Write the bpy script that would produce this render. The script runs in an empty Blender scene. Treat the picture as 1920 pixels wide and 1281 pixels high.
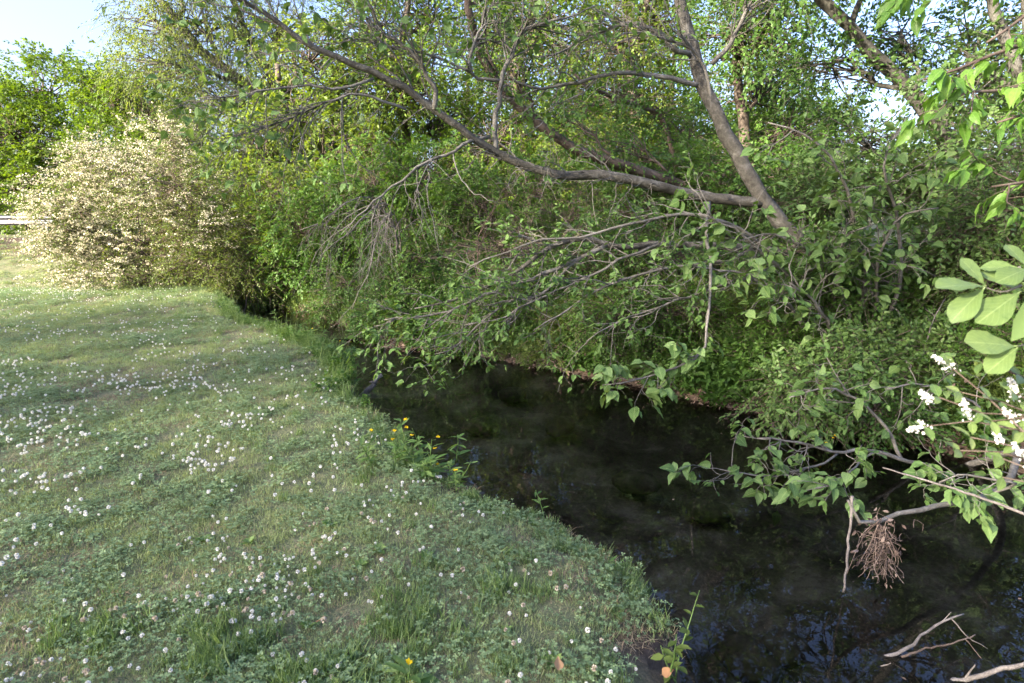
import bpy, math, random
import numpy as np
from mathutils import Vector, Matrix

R = math.radians
sc = bpy.context.scene
col = sc.collection
# ------------------------------------------------------------------ camera
CAM_H, FPX, PITCH = 1.6, 1100.0, 12.0
cam_d = bpy.data.cameras.new('camera'); cam = bpy.data.objects.new('camera', cam_d); col.objects.link(cam)
cam.location = (0, 0, CAM_H); cam.rotation_euler = (R(90 - PITCH), 0, 0)
cam_d.sensor_width = 36; cam_d.lens = 36 * FPX / 1920; cam_d.clip_start = .05; cam_d.clip_end = 3000
cam_d.dof.use_dof = True; cam_d.dof.focus_distance = 6.5; cam_d.dof.aperture_fstop = 5.6
sc.camera = cam
# ------------------------------------------------------------------ sky and sun
SUN_EL = 20.0
SUN_FROM = Vector((-.80, -.60))                      # where the sun stands, seen from above
w = bpy.data.worlds.new('World'); sc.world = w; w.use_nodes = True
nt = w.node_tree; nt.nodes.clear()
sky = nt.nodes.new('ShaderNodeTexSky'); sky.sky_type = 'NISHITA'; sky.sun_disc = False
sky.sun_elevation = R(SUN_EL); sky.sun_rotation = math.atan2(SUN_FROM.x, SUN_FROM.y)
sky.air_density = 1.0; sky.dust_density = 5.0; sky.ozone_density = 1.5
bg = nt.nodes.new('ShaderNodeBackground'); bg.inputs['Strength'].default_value = .085
wo = nt.nodes.new('ShaderNodeOutputWorld')
tint = nt.nodes.new('ShaderNodeMix'); tint.data_type = 'RGBA'; tint.blend_type = 'MULTIPLY'; tint.inputs[0].default_value = 1; tint.inputs[7].default_value = (.79, .79, 1.0, 1)   # the camera's white balance
nt.links.new(sky.outputs[0], tint.inputs[6]); nt.links.new(tint.outputs[2], bg.inputs[0]); nt.links.new(bg.outputs[0], wo.inputs[0])
sun_d = bpy.data.lights.new('sun', 'SUN'); sun = bpy.data.objects.new('sun', sun_d); col.objects.link(sun)
sun_d.energy = 2.9; sun_d.angle = R(1.0); sun_d.color = (1, .88, .72)
trav = -Vector((SUN_FROM.x, SUN_FROM.y, 0)).normalized() * math.cos(R(SUN_EL)) - Vector((0, 0, math.sin(R(SUN_EL))))
sun.rotation_euler = trav.to_track_quat('-Z', 'Y').to_euler()
sun.location = (-30, -10, 30)
vs = sc.view_settings
vs.view_transform = 'Standard'; vs.look = 'None'; vs.gamma = 1; vs.use_curve_mapping = False; vs.exposure = 3.22
cy = sc.cycles
cy.max_bounces = 8; cy.diffuse_bounces = 4; cy.glossy_bounces = 3; cy.transmission_bounces = 5; cy.transparent_max_bounces = 8
cy.caustics_reflective = False; cy.caustics_refractive = False
cy.use_denoising = True
cy.sample_clamp_indirect = 6

# ------------------------------------------------------------------ helpers
cp, sp = math.cos(R(PITCH)), math.sin(R(PITCH))
def ray(px, py):
    v = (px - 960) / FPX; q = (640.5 - py) / FPX
    return np.array([v, cp + q * sp, -sp + q * cp])
def A(px, py, Y):                                    # photo pixel at a known distance north of the camera
    r = ray(px, py); return np.array([0, 0, CAM_H]) + r * (Y / r[1])
def G(px, py, z=0.):                                 # photo pixel on a level surface
    r = ray(px, py); return np.array([0, 0, CAM_H]) + r * ((z - CAM_H) / r[2])
def path(*pts): return np.array([A(*p) for p in pts])

def nrm(a): return a / np.maximum(np.linalg.norm(a, axis=-1, keepdims=True), 1e-9)
def vnoise(x, y, s=1.0, seed=0):
    x = np.asarray(x, float) * s + seed * 17.3; y = np.asarray(y, float) * s - seed * 9.1
    xi = np.floor(x).astype(np.int64); yi = np.floor(y).astype(np.int64); fx = x - xi; fy = y - yi
    fx = fx * fx * (3 - 2 * fx); fy = fy * fy * (3 - 2 * fy)
    def h(a, b):
        n = (a * 374761393 + b * 668265263 + seed * 974711) & 0x7fffffff
        n = ((n ^ (n >> 13)) * 1274126177) & 0x7fffffff
        return ((n ^ (n >> 16)) & 0xffff) / 65535.
    return (h(xi, yi) * (1 - fx) + h(xi + 1, yi) * fx) * (1 - fy) + (h(xi, yi + 1) * (1 - fx) + h(xi + 1, yi + 1) * fx) * fy
def fnoise(x, y, s=1., seed=0):
    return (vnoise(x, y, s, seed) + .5 * vnoise(x, y, s * 2.1, seed + 3) + .25 * vnoise(x, y, s * 4.3, seed + 7)) / 1.75
def sstep(a, b, x):
    t = np.clip((x - a) / (b - a), 0, 1); return t * t * (3 - 2 * t)

def mesh_np(name, V, faces, mat=None, smooth=False, uv=None):
    """faces: list of integer arrays (m,k)"""
    me = bpy.data.meshes.new(name)
    V = np.ascontiguousarray(V, np.float32).reshape(-1, 3)
    loops = np.concatenate([f.reshape(-1) for f in faces]).astype(np.int32)
    sizes = np.concatenate([np.full(len(f), f.shape[1], np.int32) for f in faces])
    me.vertices.add(len(V)); me.vertices.foreach_set('co', V.ravel())
    me.loops.add(len(loops)); me.loops.foreach_set('vertex_index', loops)
    me.polygons.add(len(sizes)); me.polygons.foreach_set('loop_start', np.concatenate([[0], np.cumsum(sizes)[:-1]]).astype(np.int32))
    if smooth: me.polygons.foreach_set('use_smooth', np.ones(len(sizes), bool))
    if uv is not None:
        l = me.uv_layers.new(name='UVMap'); l.data.foreach_set('uv', np.ascontiguousarray(uv[loops], np.float32).ravel())
    me.update(calc_edges=True)
    if mat: me.materials.append(mat)
    return me
def link(name, data, parent=None, loc=(0, 0, 0), kind=None, label=None, cat=None, group=None):
    o = bpy.data.objects.new(name, data); col.objects.link(o); o.parent = parent; o.location = loc
    if kind: o['kind'] = kind
    if label: o['label'] = label
    if cat: o['category'] = cat
    if group: o['group'] = group
    return o
def thing(name, label, cat, base, group=None):
    o = link(name, None, None, tuple(base), None, label, cat, group); o.empty_display_size = .2; return o

class Geo:
    def __init__(s): s.V = []; s.F = {}; s.n = 0
    def add(s, V, *faces):
        V = np.asarray(V, float).reshape(-1, 3)
        for f in faces:
            f = np.asarray(f); s.F.setdefault(f.shape[1], []).append(f + s.n)
        s.V.append(V); s.n += len(V)
    def mesh(s, name, mat, origin=(0, 0, 0), smooth=False):
        return mesh_np(name, np.concatenate(s.V) - np.asarray(origin), [np.concatenate(f) for f in s.F.values()], mat, smooth)

def tubes(P, Rd, sides=5, g=None, rng=None, rough=0., caps=True):
    """P (M,k,3) polylines, Rd (M,k) radii"""
    P = np.asarray(P, float); Rd = np.asarray(Rd, float)
    if P.ndim == 2: P = P[None]; Rd = Rd[None]
    M, k, _ = P.shape
    T = nrm(np.gradient(P, axis=1)); mt = nrm(P[:, -1] - P[:, 0] + 1e-6)
    ref = np.where(np.abs(mt[:, 2:3]) > .75, np.array([[1., .1, 0]]), np.array([[0., 0, 1]]))[:, None, :]
    U = nrm(np.cross(T, np.broadcast_to(ref, T.shape))); W = np.cross(T, U)
    a = np.arange(sides) * 2 * math.pi / sides
    rr = Rd[:, :, None] * np.ones(sides)
    if rough and rng is not None: rr = rr * (1 + rough * rng.standard_normal(rr.shape))
    V = P[:, :, None, :] + rr[..., None] * (np.cos(a)[:, None] * U[:, :, None, :] + np.sin(a)[:, None] * W[:, :, None, :])
    i = np.arange(k - 1)[:, None]; j = np.arange(sides)[None]; j2 = (j + 1) % sides
    q = np.stack([i * sides + j, i * sides + j2, (i + 1) * sides + j2, (i + 1) * sides + j], -1).reshape(-1, 4)
    F = (q[None] + (np.arange(M) * k * sides)[:, None, None]).reshape(-1, 4)
    cap = np.concatenate([np.arange(sides)[::-1][None] , (np.arange(sides) + (k - 1) * sides)[None]])
    C = (cap[None] + (np.arange(M) * k * sides)[:, None, None]).reshape(-1, sides)
    if g is not None: g.add(V, F, C) if caps else g.add(V, F)
    return V, F
def smooth_path(P, n):
    P = np.asarray(P, float); d = np.concatenate([[0], np.cumsum(np.linalg.norm(np.diff(P, axis=0), axis=1))]); t = np.linspace(0, d[-1], n)
    m = np.gradient(P, d, axis=0)
    out = np.empty((n, 3)); idx = np.clip(np.searchsorted(d, t, 'right') - 1, 0, len(P) - 2)
    h = (d[idx + 1] - d[idx])[:, None]; s = ((t - d[idx])[:, None]) / h
    out = (2*s**3-3*s**2+1)*P[idx] + (s**3-2*s**2+s)*h*m[idx] + (-2*s**3+3*s**2)*P[idx+1] + (s**3-s**2)*h*m[idx+1]
    return out
def crooked(rng, start, d, length, n=6, wig=.25, grav=0.):
    d = nrm(np.asarray(d, float)); P = [np.asarray(start, float)]
    for _ in range(n - 1):
        d = nrm(d + rng.standard_normal(3) * wig + np.array([0, 0, grav])); P.append(P[-1] + d * length / (n - 1))
    return np.array(P)

# leaf templates: vertices with x along the leaf (length 1), y across, z up
KITE = (np.array([[0, 0, 0], [.45, -.27, .05], [1, 0, -.06], [.45, .27, .05]]), [np.array([[0, 1, 2], [0, 2, 3]])])
OVAL = (np.array([[0, 0, 0], [.3, -.25, .05], [.7, -.2, .02], [1, 0, -.12], [.7, .2, .02], [.3, .25, .05]]), [np.array([[0, 1, 2, 3], [0, 3, 4, 5]])])
LANCE = (np.array([[0, 0, 0], [.4, -.13, .03], [1, 0, -.1], [.4, .13, .03]]), [np.array([[0, 1, 2], [0, 2, 3]])])
PETAL = (np.array([[0, -.3, 0], [.9, -.45, .1], [1, .4, .0], [.1, .35, 0]]), [np.array([[0, 1, 2, 3]])])
def leaf_cloud(P, D, N, S, tmpl, g):
    D = nrm(D); Y = nrm(np.cross(N, D)); Z = np.cross(D, Y); t, F = tmpl; S = np.asarray(S).reshape(-1, 1, 1)
    V = P[:, None, :] + S * (t[None, :, 0:1] * D[:, None] + t[None, :, 1:2] * Y[:, None] + t[None, :, 2:3] * Z[:, None])
    off = (np.arange(len(P)) * len(t))[:, None, None]
    g.add(V, *[(f[None] + off).reshape(-1, f.shape[1]) for f in F])
def sprays(rng, O, D, L, n, leaf, tilt=.35, sag=.25, jit=.3, ang=.95, droop=.15):
    M = len(O); D = nrm(D); L = np.broadcast_to(np.asarray(L, float), (M,))
    N = nrm(np.array([0, 0, 1.]) + rng.standard_normal((M, 3)) * tilt); S = nrm(np.cross(D, N)); N = np.cross(S, D)
    t = np.linspace(.12, 1, n)[None] + rng.uniform(-.04, .04, (M, n))
    P = O[:, None] + (L[:, None] * t)[..., None] * D[:, None]; P[..., 2] -= sag * L[:, None] * t ** 2
    sd = np.where(np.arange(n) % 2 == 0, 1., -1.)[None, :, None] * np.ones((M, n, 1)); sd[:, -1] *= .1
    a = ang * (1.1 - .5 * t)[..., None]
    d = D[:, None] * np.cos(a) + sd * S[:, None] * np.sin(a) + rng.standard_normal((M, n, 3)) * jit
    d[..., 2] -= droop + sag * t
    nn = N[:, None] + rng.standard_normal((M, n, 3)) * jit
    sz = leaf * rng.uniform(.65, 1.2, (M, n))
    tt = np.linspace(0, 1, 4)[None]
    tw = O[:, None] + (L[:, None] * tt)[..., None] * D[:, None]; tw[..., 2] -= sag * L[:, None] * tt ** 2
    return P.reshape(-1, 3), d.reshape(-1, 3), nn.reshape(-1, 3), sz.ravel(), tw

# ------------------------------------------------------------------ materials
def newmat(name):
    m = bpy.data.materials.new(name); m.use_nodes = True; t = m.node_tree; t.nodes.clear()
    return m, t, t.nodes.new('ShaderNodeOutputMaterial')
def ramp(t, stops, fac=None, interp='LINEAR'):
    r = t.nodes.new('ShaderNodeValToRGB'); e = r.color_ramp.elements; r.color_ramp.interpolation = interp
    while len(e) < len(stops): e.new(.5)
    for i, (p, c) in enumerate(stops): e[i].position = p; e[i].color = (*c, 1)
    if fac is not None: t.links.new(fac, r.inputs[0])
    return r
def mathn(t, op, a, b=None):
    n = t.nodes.new('ShaderNodeMath'); n.operation = op
    for i, v in enumerate((a, b)):
        if v is None: continue
        if isinstance(v, (int, float)): n.inputs[i].default_value = v
        else: t.links.new(v, n.inputs[i])
    return n.outputs[0]
def noise(t, scale, detail=4, vec=None, rough=.55):
    n = t.nodes.new('ShaderNodeTexNoise'); n.inputs['Scale'].default_value = scale; n.inputs['Detail'].default_value = detail
    n.inputs['Roughness'].default_value = rough
    if vec is None:
        g = t.nodes.new('ShaderNodeNewGeometry'); vec = g.outputs['Position']
    t.links.new(vec, n.inputs['Vector']); return n.outputs['Fac']
def leafmat(name, cols, trans=.4, tcol=None, rough=.5, spec=.3, patch=None, veins=False):
    m, t, out = newmat(name); L = t.links
    g = t.nodes.new('ShaderNodeNewGeometry'); oi = t.nodes.new('ShaderNodeObjectInfo')
    v = mathn(t, 'FRACT', mathn(t, 'ADD', g.outputs['Random Per Island'], oi.outputs['Random']))
    if patch: v = mathn(t, 'ADD', mathn(t, 'MULTIPLY', v, .6), mathn(t, 'SUBTRACT', mathn(t, 'MULTIPLY', noise(t, patch, 2), 1.2), .4))
    r = ramp(t, [(i / (len(cols) - 1), c) for i, c in enumerate(cols)], v)
    c = r.outputs[0]
    hs = None
    if veins:
        uv = t.nodes.new('ShaderNodeUVMap'); sx = t.nodes.new('ShaderNodeSeparateXYZ'); L.new(uv.outputs[0], sx.inputs[0])
        av = mathn(t, 'ABSOLUTE', mathn(t, 'SUBTRACT', sx.outputs[1], .5))
        mid = mathn(t, 'LESS_THAN', av, .022)
        side = mathn(t, 'SINE', mathn(t, 'SUBTRACT', mathn(t, 'MULTIPLY', sx.outputs[0], 44.), mathn(t, 'MULTIPLY', av, 40.)))
        side = mathn(t, 'GREATER_THAN', side, .93)
        vn = mathn(t, 'MAXIMUM', mid, mathn(t, 'MULTIPLY', side, .5))
        mx = t.nodes.new('ShaderNodeMix'); mx.data_type = 'RGBA'; mx.blend_type = 'MIX'
        L.new(mathn(t, 'MULTIPLY', vn, .6), mx.inputs[0]); L.new(c, mx.inputs[6]); mx.inputs[7].default_value = (.26, .36, .14, 1)
        c = mx.outputs[2]; hs = vn
        tcn = t.nodes.new('ShaderNodeTexCoord'); bl_ = ramp(t, [(.30, (.62, .66, .55)), (.45, (.95, .95, .95)), (.62, (1.08, 1.04, 1.0))], noise(t, 7, 6, tcn.outputs['Object'], .65))
        mb_ = t.nodes.new('ShaderNodeMix'); mb_.data_type = 'RGBA'; mb_.blend_type = 'MULTIPLY'; mb_.inputs[0].default_value = 1; L.new(c, mb_.inputs[6]); L.new(bl_.outputs[0], mb_.inputs[7]); c = mb_.outputs[2]
    p = t.nodes.new('ShaderNodeBsdfPrincipled'); p.inputs['Roughness'].default_value = rough; p.inputs['Specular IOR Level'].default_value = spec
    L.new(c, p.inputs['Base Color'])
    if hs is not None:
        b = t.nodes.new('ShaderNodeBump'); b.inputs['Strength'].default_value = .5; b.inputs['Distance'].default_value = .01; b.invert = True
        L.new(hs, b.inputs['Height']); L.new(b.outputs[0], p.inputs['Normal'])
    tr = t.nodes.new('ShaderNodeBsdfTranslucent')
    mx = t.nodes.new('ShaderNodeMix'); mx.data_type = 'RGBA'; mx.blend_type = 'MULTIPLY'; mx.inputs[0].default_value = 1
    L.new(c, mx.inputs[6]); mx.inputs[7].default_value = (*(tcol or (1.5, 1.35, .55)), 1); L.new(mx.outputs[2], tr.inputs[0])
    ms = t.nodes.new('ShaderNodeMixShader'); ms.inputs[0].default_value = trans
    L.new(p.outputs[0], ms.inputs[1]); L.new(tr.outputs[0], ms.inputs[2]); L.new(ms.outputs[0], out.inputs[0])
    return m
def barkmat(name, c1, c2, c3, scale=14, bump=.6, stretch=4.):
    m, t, out = newmat(name); L = t.links
    g = t.nodes.new('ShaderNodeNewGeometry')
    mp = t.nodes.new('ShaderNodeMapping'); mp.inputs['Scale'].default_value = (1, 1, 1); L.new(g.outputs['Position'], mp.inputs[0])
    n1 = noise(t, scale, 6, mp.outputs[0], .7); n2 = noise(t, scale * .22, 3, mp.outputs[0]); n3 = noise(t, scale * 5, 3, mp.outputs[0])
    f = mathn(t, 'ADD', mathn(t, 'MULTIPLY', n1, .55), mathn(t, 'MULTIPLY', n2, .45))
    r = ramp(t, [(.33, c1), (.5, c2), (.64, c3)], f)
    p = t.nodes.new('ShaderNodeBsdfPrincipled'); p.inputs['Roughness'].default_value = .85; p.inputs['Specular IOR Level'].default_value = .15
    L.new(r.outputs[0], p.inputs['Base Color'])
    b = t.nodes.new('ShaderNodeBump'); b.inputs['Strength'].default_value = bump; b.inputs['Distance'].default_value = .02
    L.new(mathn(t, 'ADD', n1, mathn(t, 'MULTIPLY', n3, .4)), b.inputs['Height']); L.new(b.outputs[0], p.inputs['Normal']); L.new(p.outputs[0], out.inputs[0])
    return m
def plain(name, stops, scale=8, rough=.8, spec=.2, bump=0., metal=0., dist=.01):
    m, t, out = newmat(name); L = t.links
    n = noise(t, scale, 5); r = ramp(t, stops, n)
    p = t.nodes.new('ShaderNodeBsdfPrincipled'); p.inputs['Roughness'].default_value = rough; p.inputs['Specular IOR Level'].default_value = spec; p.inputs['Metallic'].default_value = metal
    L.new(r.outputs[0], p.inputs['Base Color'])
    if bump:
        b = t.nodes.new('ShaderNodeBump'); b.inputs['Strength'].default_value = bump; b.inputs['Distance'].default_value = dist
        L.new(n, b.inputs['Height']); L.new(b.outputs[0], p.inputs['Normal'])
    L.new(p.outputs[0], out.inputs[0]); return m

M = {}
M['bark'] = barkmat('bark_grey', (.032, .030, .024), (.083, .079, .064), (.162, .158, .135), 18, 1.)
M['bark_dark'] = barkmat('bark_dark', (.035, .028, .022), (.085, .068, .052), (.15, .125, .10))
M['twig'] = barkmat('twig_grey', (.072, .068, .056), (.14, .134, .112), (.225, .217, .187), 30)
M['dead'] = barkmat('deadwood', (.07, .062, .054), (.145, .132, .116), (.23, .212, .188), 26)
M['brown_twig'] = barkmat('twig_brown', (.05, .037, .028), (.11, .085, .066), (.18, .145, .12), 26)
M['mulberry'] = leafmat('leaf_mulberry', [(0.0728, 0.1419, 0.0396), (0.0971, 0.1838, 0.054), (0.131, 0.2259, 0.0719), (0.165, 0.2626, 0.0936)], .32, rough=.62, spec=.2, veins=True)
M['mulberry_far'] = leafmat('leaf_mulberry_small', [(0.0728, 0.1419, 0.036), (0.1019, 0.1891, 0.0503), (0.1456, 0.2468, 0.0719)], .35, rough=.6, spec=.2)
M['fresh'] = leafmat('leaf_fresh', [(0.085, 0.1995, 0.027), (0.119, 0.2565, 0.036), (0.17, 0.3135, 0.054)], .42, rough=.42, spec=.35, veins=True)
M['obovate'] = leafmat('leaf_obovate', [(.115, .185, .055), (.135, .21, .065), (.16, .24, .08)], .35, rough=.4, spec=.35, veins=True)
M['privet'] = leafmat('leaf_privet', [(.10, .175, .045), (.14, .215, .06), (.19, .255, .085)], .38, rough=.38, spec=.4, veins=True)
M['sunny'] = leafmat('leaf_sunny', [(0.0585, 0.12, 0.0108), (0.09, 0.165, 0.0144), (0.1395, 0.21, 0.0198)], .45, rough=.5, patch=.5)
M['yellowgreen'] = leafmat('leaf_yellowgreen', [(0.0765, 0.135, 0.018), (0.1125, 0.18, 0.0234), (0.162, 0.22, 0.036)], .5, rough=.5, patch=.45)
M['willow'] = leafmat('leaf_willow', [(0.0902, 0.1418, 0.036), (0.1312, 0.189, 0.0495), (0.1763, 0.2363, 0.072)], .5, rough=.55, patch=.6)
M['midgreen'] = leafmat('leaf_midgreen', [(0.0458, 0.1081, 0.0178), (0.0732, 0.1545, 0.0253), (0.1099, 0.206, 0.0372)], .42, rough=.5, patch=.7)
M['deep'] = leafmat('leaf_deep', [(0.041, 0.0967, 0.0176), (0.0636, 0.1366, 0.0246), (0.1005, 0.1807, 0.0339)], .36, rough=.48, patch=.8)
M['blue'] = leafmat('leaf_bluegreen', [(0.0544, 0.1113, 0.0282), (0.0814, 0.1485, 0.0384), (0.1201, 0.1962, 0.0509)], .32, rough=.5, patch=.8)
M['olive'] = leafmat('leaf_olive', [(0.0723, 0.115, 0.0225), (0.1062, 0.16, 0.0315), (0.153, 0.205, 0.0495)], .42, rough=.5, patch=1.2)
M['rusty'] = leafmat('leaf_rusty', [(.13, .11, .025), (.17, .15, .035), (.21, .15, .04)], .42, rough=.55, patch=1.5)  # warm light inside the blossoming shrub, painted as leaf colour
M['blossom'] = leafmat('blossom_white', [(0.483, 0.4404, 0.2843), (0.63, 0.5872, 0.4216), (0.756, 0.7235, 0.5686)], .3, (1, 1, .95), .6, .1)
M['petal'] = leafmat('petal_white', [(.60, .60, .53), (.70, .70, .64), (.78, .78, .73)], .25, (1, 1, .95), .6, .1)
M['petal_old'] = leafmat('petal_fading', [(.36, .29, .19), (.50, .44, .33), (.62, .58, .48)], .25, (1, 1, .95), .7, .1)
M['yellow'] = leafmat('petal_yellow', [(.70, .50, .01), (.78, .60, .02)], .3, (1, 1, .8), .6, .1)
M['grass'] = leafmat('grass_blade', [(0.1626, 0.2249, 0.0863), (0.2084, 0.2756, 0.1117), (0.2693, 0.3318, 0.1473), (0.3354, 0.3655, 0.193)], .38, (1.3, 1.25, .7), .55, .25, patch=.8)
M['grass_tall'] = leafmat('grass_tall', [(.09, .16, .05), (.13, .21, .065), (.19, .27, .09)], .4, (1.3, 1.25, .7), .5, .3)
M['straw'] = leafmat('straw', [(.20, .15, .085), (.29, .225, .135), (.36, .30, .19)], .25, (1, 1, .9), .7, .1)
M['clover'] = leafmat('leaf_clover', [(0.1327, 0.2041, 0.0843), (0.1753, 0.2592, 0.1141), (0.2369, 0.3253, 0.1637)], .32, (1.2, 1.3, .7), .55, .25)
M['weed'] = leafmat('leaf_weed', [(.085, .165, .04), (.12, .21, .055), (.17, .26, .08)], .4, rough=.5)
M['dryleaf'] = leafmat('dry_leaf', [(.24, .13, .06), (.34, .20, .10), (.42, .28, .15)], .2, (1, .9, .8), .7, .1)
M['litter'] = leafmat('leaf_litter', [(.10, .07, .05), (.17, .125, .09), (.26, .20, .15)], .1, (1, .9, .8), .8, .1)
M['debris'] = leafmat('flood_debris', [(.07, .052, .042), (.125, .095, .078), (.20, .16, .13)], .1, (1, .9, .8), .85, .1)
M['steel'] = plain('galvanised_steel', [(.3, (.06, .063, .07)), (.7, (.12, .125, .135))], 5, .45, .5, .05, .75)
M['stone'] = plain('mossy_stone', [(.35, (.035, .035, .022)), (.55, (.08, .075, .05)), (.7, (.13, .12, .09))], 9, .9, .2, .7, 0, .03)

# ------------------------------------------------------------------ terrain
WATER_Z = -.50
left_lip = np.array([(2.6, -6), (2.2, -1.5), (2.0, .3), (1.75, 1.05), (1.05, 1.4)] +
    [tuple(G(*p)[:2]) for p in [(1290, 1281), (1228, 1140), (1190, 1045), (1080, 985), (985, 945), (870, 893), (800, 850), (730, 795), (668, 745), (648, 700), (636, 668), (570, 634), (500, 605), (440, 588)]] +
    [(-5.4, 11.2), (-6.9, 13.6), (-9, 17), (-12, 21), (-15, 40)])
_r = np.random.default_rng(77)
def jag(Ln, i0, i1, step, amp):
    out = [tuple(p) for p in Ln[:i0]]
    for a, b in zip(Ln[i0:i1], Ln[i0 + 1:i1 + 1]):
        n = max(1, int(np.linalg.norm(b - a) / step)); nn = np.array([-(b - a)[1], (b - a)[0]]) / np.linalg.norm(b - a)
        for k in range(n): out.append(tuple(a + (b - a) * k / n + nn * (_r.normal(0, amp))))
    return np.array(out + [tuple(p) for p in Ln[i1:]])
left_lip = jag(left_lip, 5, 19, .13, .035)
right_line = np.array([(12, -6), (9, -1), (7, 1.6), (5.4, 3.4)] +
    [tuple(G(*p, WATER_Z)[:2]) for p in [(1920, 890), (1650, 815), (1420, 778), (1300, 752), (1180, 722), (1010, 690), (880, 664), (790, 655), (700, 652), (655, 615), (600, 592), (520, 573)]] +
    [(-7.6, 17), (-10.5, 21), (-13.5, 40)])
creek = np.concatenate([left_lip, right_line[::-1]])
def dist_line(x, y, L):
    best = np.full(x.shape, 1e9)
    for a, b in zip(L[:-1], L[1:]):
        d = b - a; t = np.clip(((x - a[0]) * d[0] + (y - a[1]) * d[1]) / (d @ d), 0, 1)
        best = np.minimum(best, np.hypot(x - a[0] - t * d[0], y - a[1] - t * d[1]))
    return best
def inside(x, y, P):
    r = np.zeros(x.shape, bool); j = len(P) - 1
    for i in range(len(P)):
        xi, yi = P[i]; xj, yj = P[j]
        c = ((yi > y) != (yj > y)) & (x < (xj - xi) * (y - yi) / (yj - yi + 1e-12) + xi); r ^= c; j = i
    return r
def zones(x, y):
    x = np.asarray(x, float); y = np.asarray(y, float)
    wob = (fnoise(x, y, 3.1, 5) - .5) * .16
    dl = dist_line(x, y, left_lip) ; dr = dist_line(x, y, right_line); ins = inside(x, y, creek)
    lefts = (dl < dr)
    sl = np.where(ins, -dl, dl) + wob * (~ins | (dl < .4))      # >0 on the lawn side
    return dl, dr, ins, lefts, np.where(ins, -dl, dl) + wob * .5
def terrain(x, y):
    x = np.asarray(x, float); y = np.asarray(y, float)
    dl, dr, ins, lefts, sl = zones(x, y)
    # lawn
    zl = (fnoise(x, y, .35, 1) - .5) * .10 + (fnoise(x, y, 2.2, 2) - .5) * .035 - .07 * (1 - sstep(0, .35, sl))
    far = sstep(-8.5, -10.5, x)
    zl = zl - .22 * sstep(12.6, 14.2, y) * far + 1.10 * sstep(14.6, 19.2, y) * far
    # far bank
    zr = WATER_Z - .04 + .55 * (1 - np.exp(-dr / .55)) + .45 * (1 - np.exp(-dr / 2.5)) + (fnoise(x, y, 1.1, 3) - .5) * .22 * sstep(0, .5, dr) + (fnoise(x, y, 5, 13) - .5) * .08
    zr = zr + .7 * sstep(3, 9, dr) * sstep(-4, 2, x)
    out = np.where(lefts, zl, zr)
    bed = WATER_Z - .06 - .30 * sstep(.0, .9, np.minimum(dl, dr)) + (fnoise(x, y, 1.3, 4) - .5) * .22 + (fnoise(x, y, 7, 8) - .5) * .06
    bl = np.where(dl < .14, -.09 + (bed + .09) * sstep(-.02, .14, dl + (fnoise(x, y, 6, 6) - .5) * .05), bed)
    bed = np.where(lefts, bl, np.minimum(bed, WATER_Z + .02 - .02 * dr))
    return np.where(ins, bed, out)
def tz(x, y): return float(terrain(np.array([x]), np.array([y]))[0])
def axis(lo, f0, f1, hi, fine, mid0, mid1, mid):
    def geo(a, b):
        n = 26; s = (np.geomspace(1, 1 + abs(b - a) , n) - 1)[1:]
        return a + np.sign(b - a) * s
    return np.concatenate([geo(mid0, lo)[::-1], np.arange(mid0, f0, mid), np.arange(f0, f1, fine), np.arange(f1, mid1, mid), geo(mid1, hi)])
xs = axis(-900, -5.4, 5.4, 900, .08, -22, 22, .26); ys = axis(-900, .4, 11.5, 1500, .08, -8, 32, .26)
gx, gy = np.meshgrid(xs, ys, indexing='xy'); nx, ny = len(xs), len(ys)
gz = terrain(gx.ravel(), gy.ravel())
V = np.stack([gx.ravel(), gy.ravel(), gz], -1)
ii = (np.arange(ny - 1)[:, None] * nx + np.arange(nx - 1)[None]).ravel()
F = np.stack([ii, ii + 1, ii + nx + 1, ii + nx], -1)
# ground material: soil and thatch, with the zone stored per vertex
m, t, out = newmat('soil_and_thatch'); L = t.links
at_ = t.nodes.new('ShaderNodeAttribute'); at_.attribute_name = 'lawn'
at2 = t.nodes.new('ShaderNodeAttribute'); at2.attribute_name = 'bed'
n1 = noise(t, 2.2, 5); n2 = noise(t, 26, 5, rough=.7); n3 = noise(t, .7, 3)
lawn_c = ramp(t, [(.30, (.085, .095, .05)), (.48, (.13, .145, .075)), (.60, (.175, .175, .10)), (.74, (.22, .19, .125))], mathn(t, 'ADD', mathn(t, 'MULTIPLY', n2, .5), mathn(t, 'MULTIPLY', n1, .5)))
soil_c = ramp(t, [(.3, (.045, .032, .022)), (.5, (.085, .062, .045)), (.7, (.15, .115, .085))], mathn(t, 'ADD', mathn(t, 'MULTIPLY', n2, .6), mathn(t, 'MULTIPLY', n1, .4)))
bed_c = ramp(t, [(.37, (.03, .027, .02)), (.46, (.075, .067, .05)), (.54, (.125, .113, .088)), (.63, (.24, .22, .18))], mathn(t, 'ADD', mathn(t, 'MULTIPLY', n2, .25), mathn(t, 'MULTIPLY', n1, .75)))
def mixc(a, b, f):
    x = t.nodes.new('ShaderNodeMix'); x.data_type = 'RGBA'; L.new(f, x.inputs[0]); L.new(a, x.inputs[6]); L.new(b, x.inputs[7]); return x.outputs[2]
c = mixc(mixc(soil_c.outputs[0], lawn_c.outputs[0], at_.outputs['Fac']), bed_c.outputs[0], at2.outputs['Fac'])
p = t.nodes.new('ShaderNodeBsdfPrincipled'); p.inputs['Roughness'].default_value = .95; p.inputs['Specular IOR Level'].default_value = .1
b = t.nodes.new('ShaderNodeBump'); b.inputs['Strength'].default_value = .9; b.inputs['Distance'].default_value = .03
L.new(n2, b.inputs['Height']); L.new(b.outputs[0], p.inputs['Normal']); L.new(c, p.inputs['Base Color']); L.new(p.outputs[0], out.inputs[0])
me = mesh_np('ground', V, [F], m, True)
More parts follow.
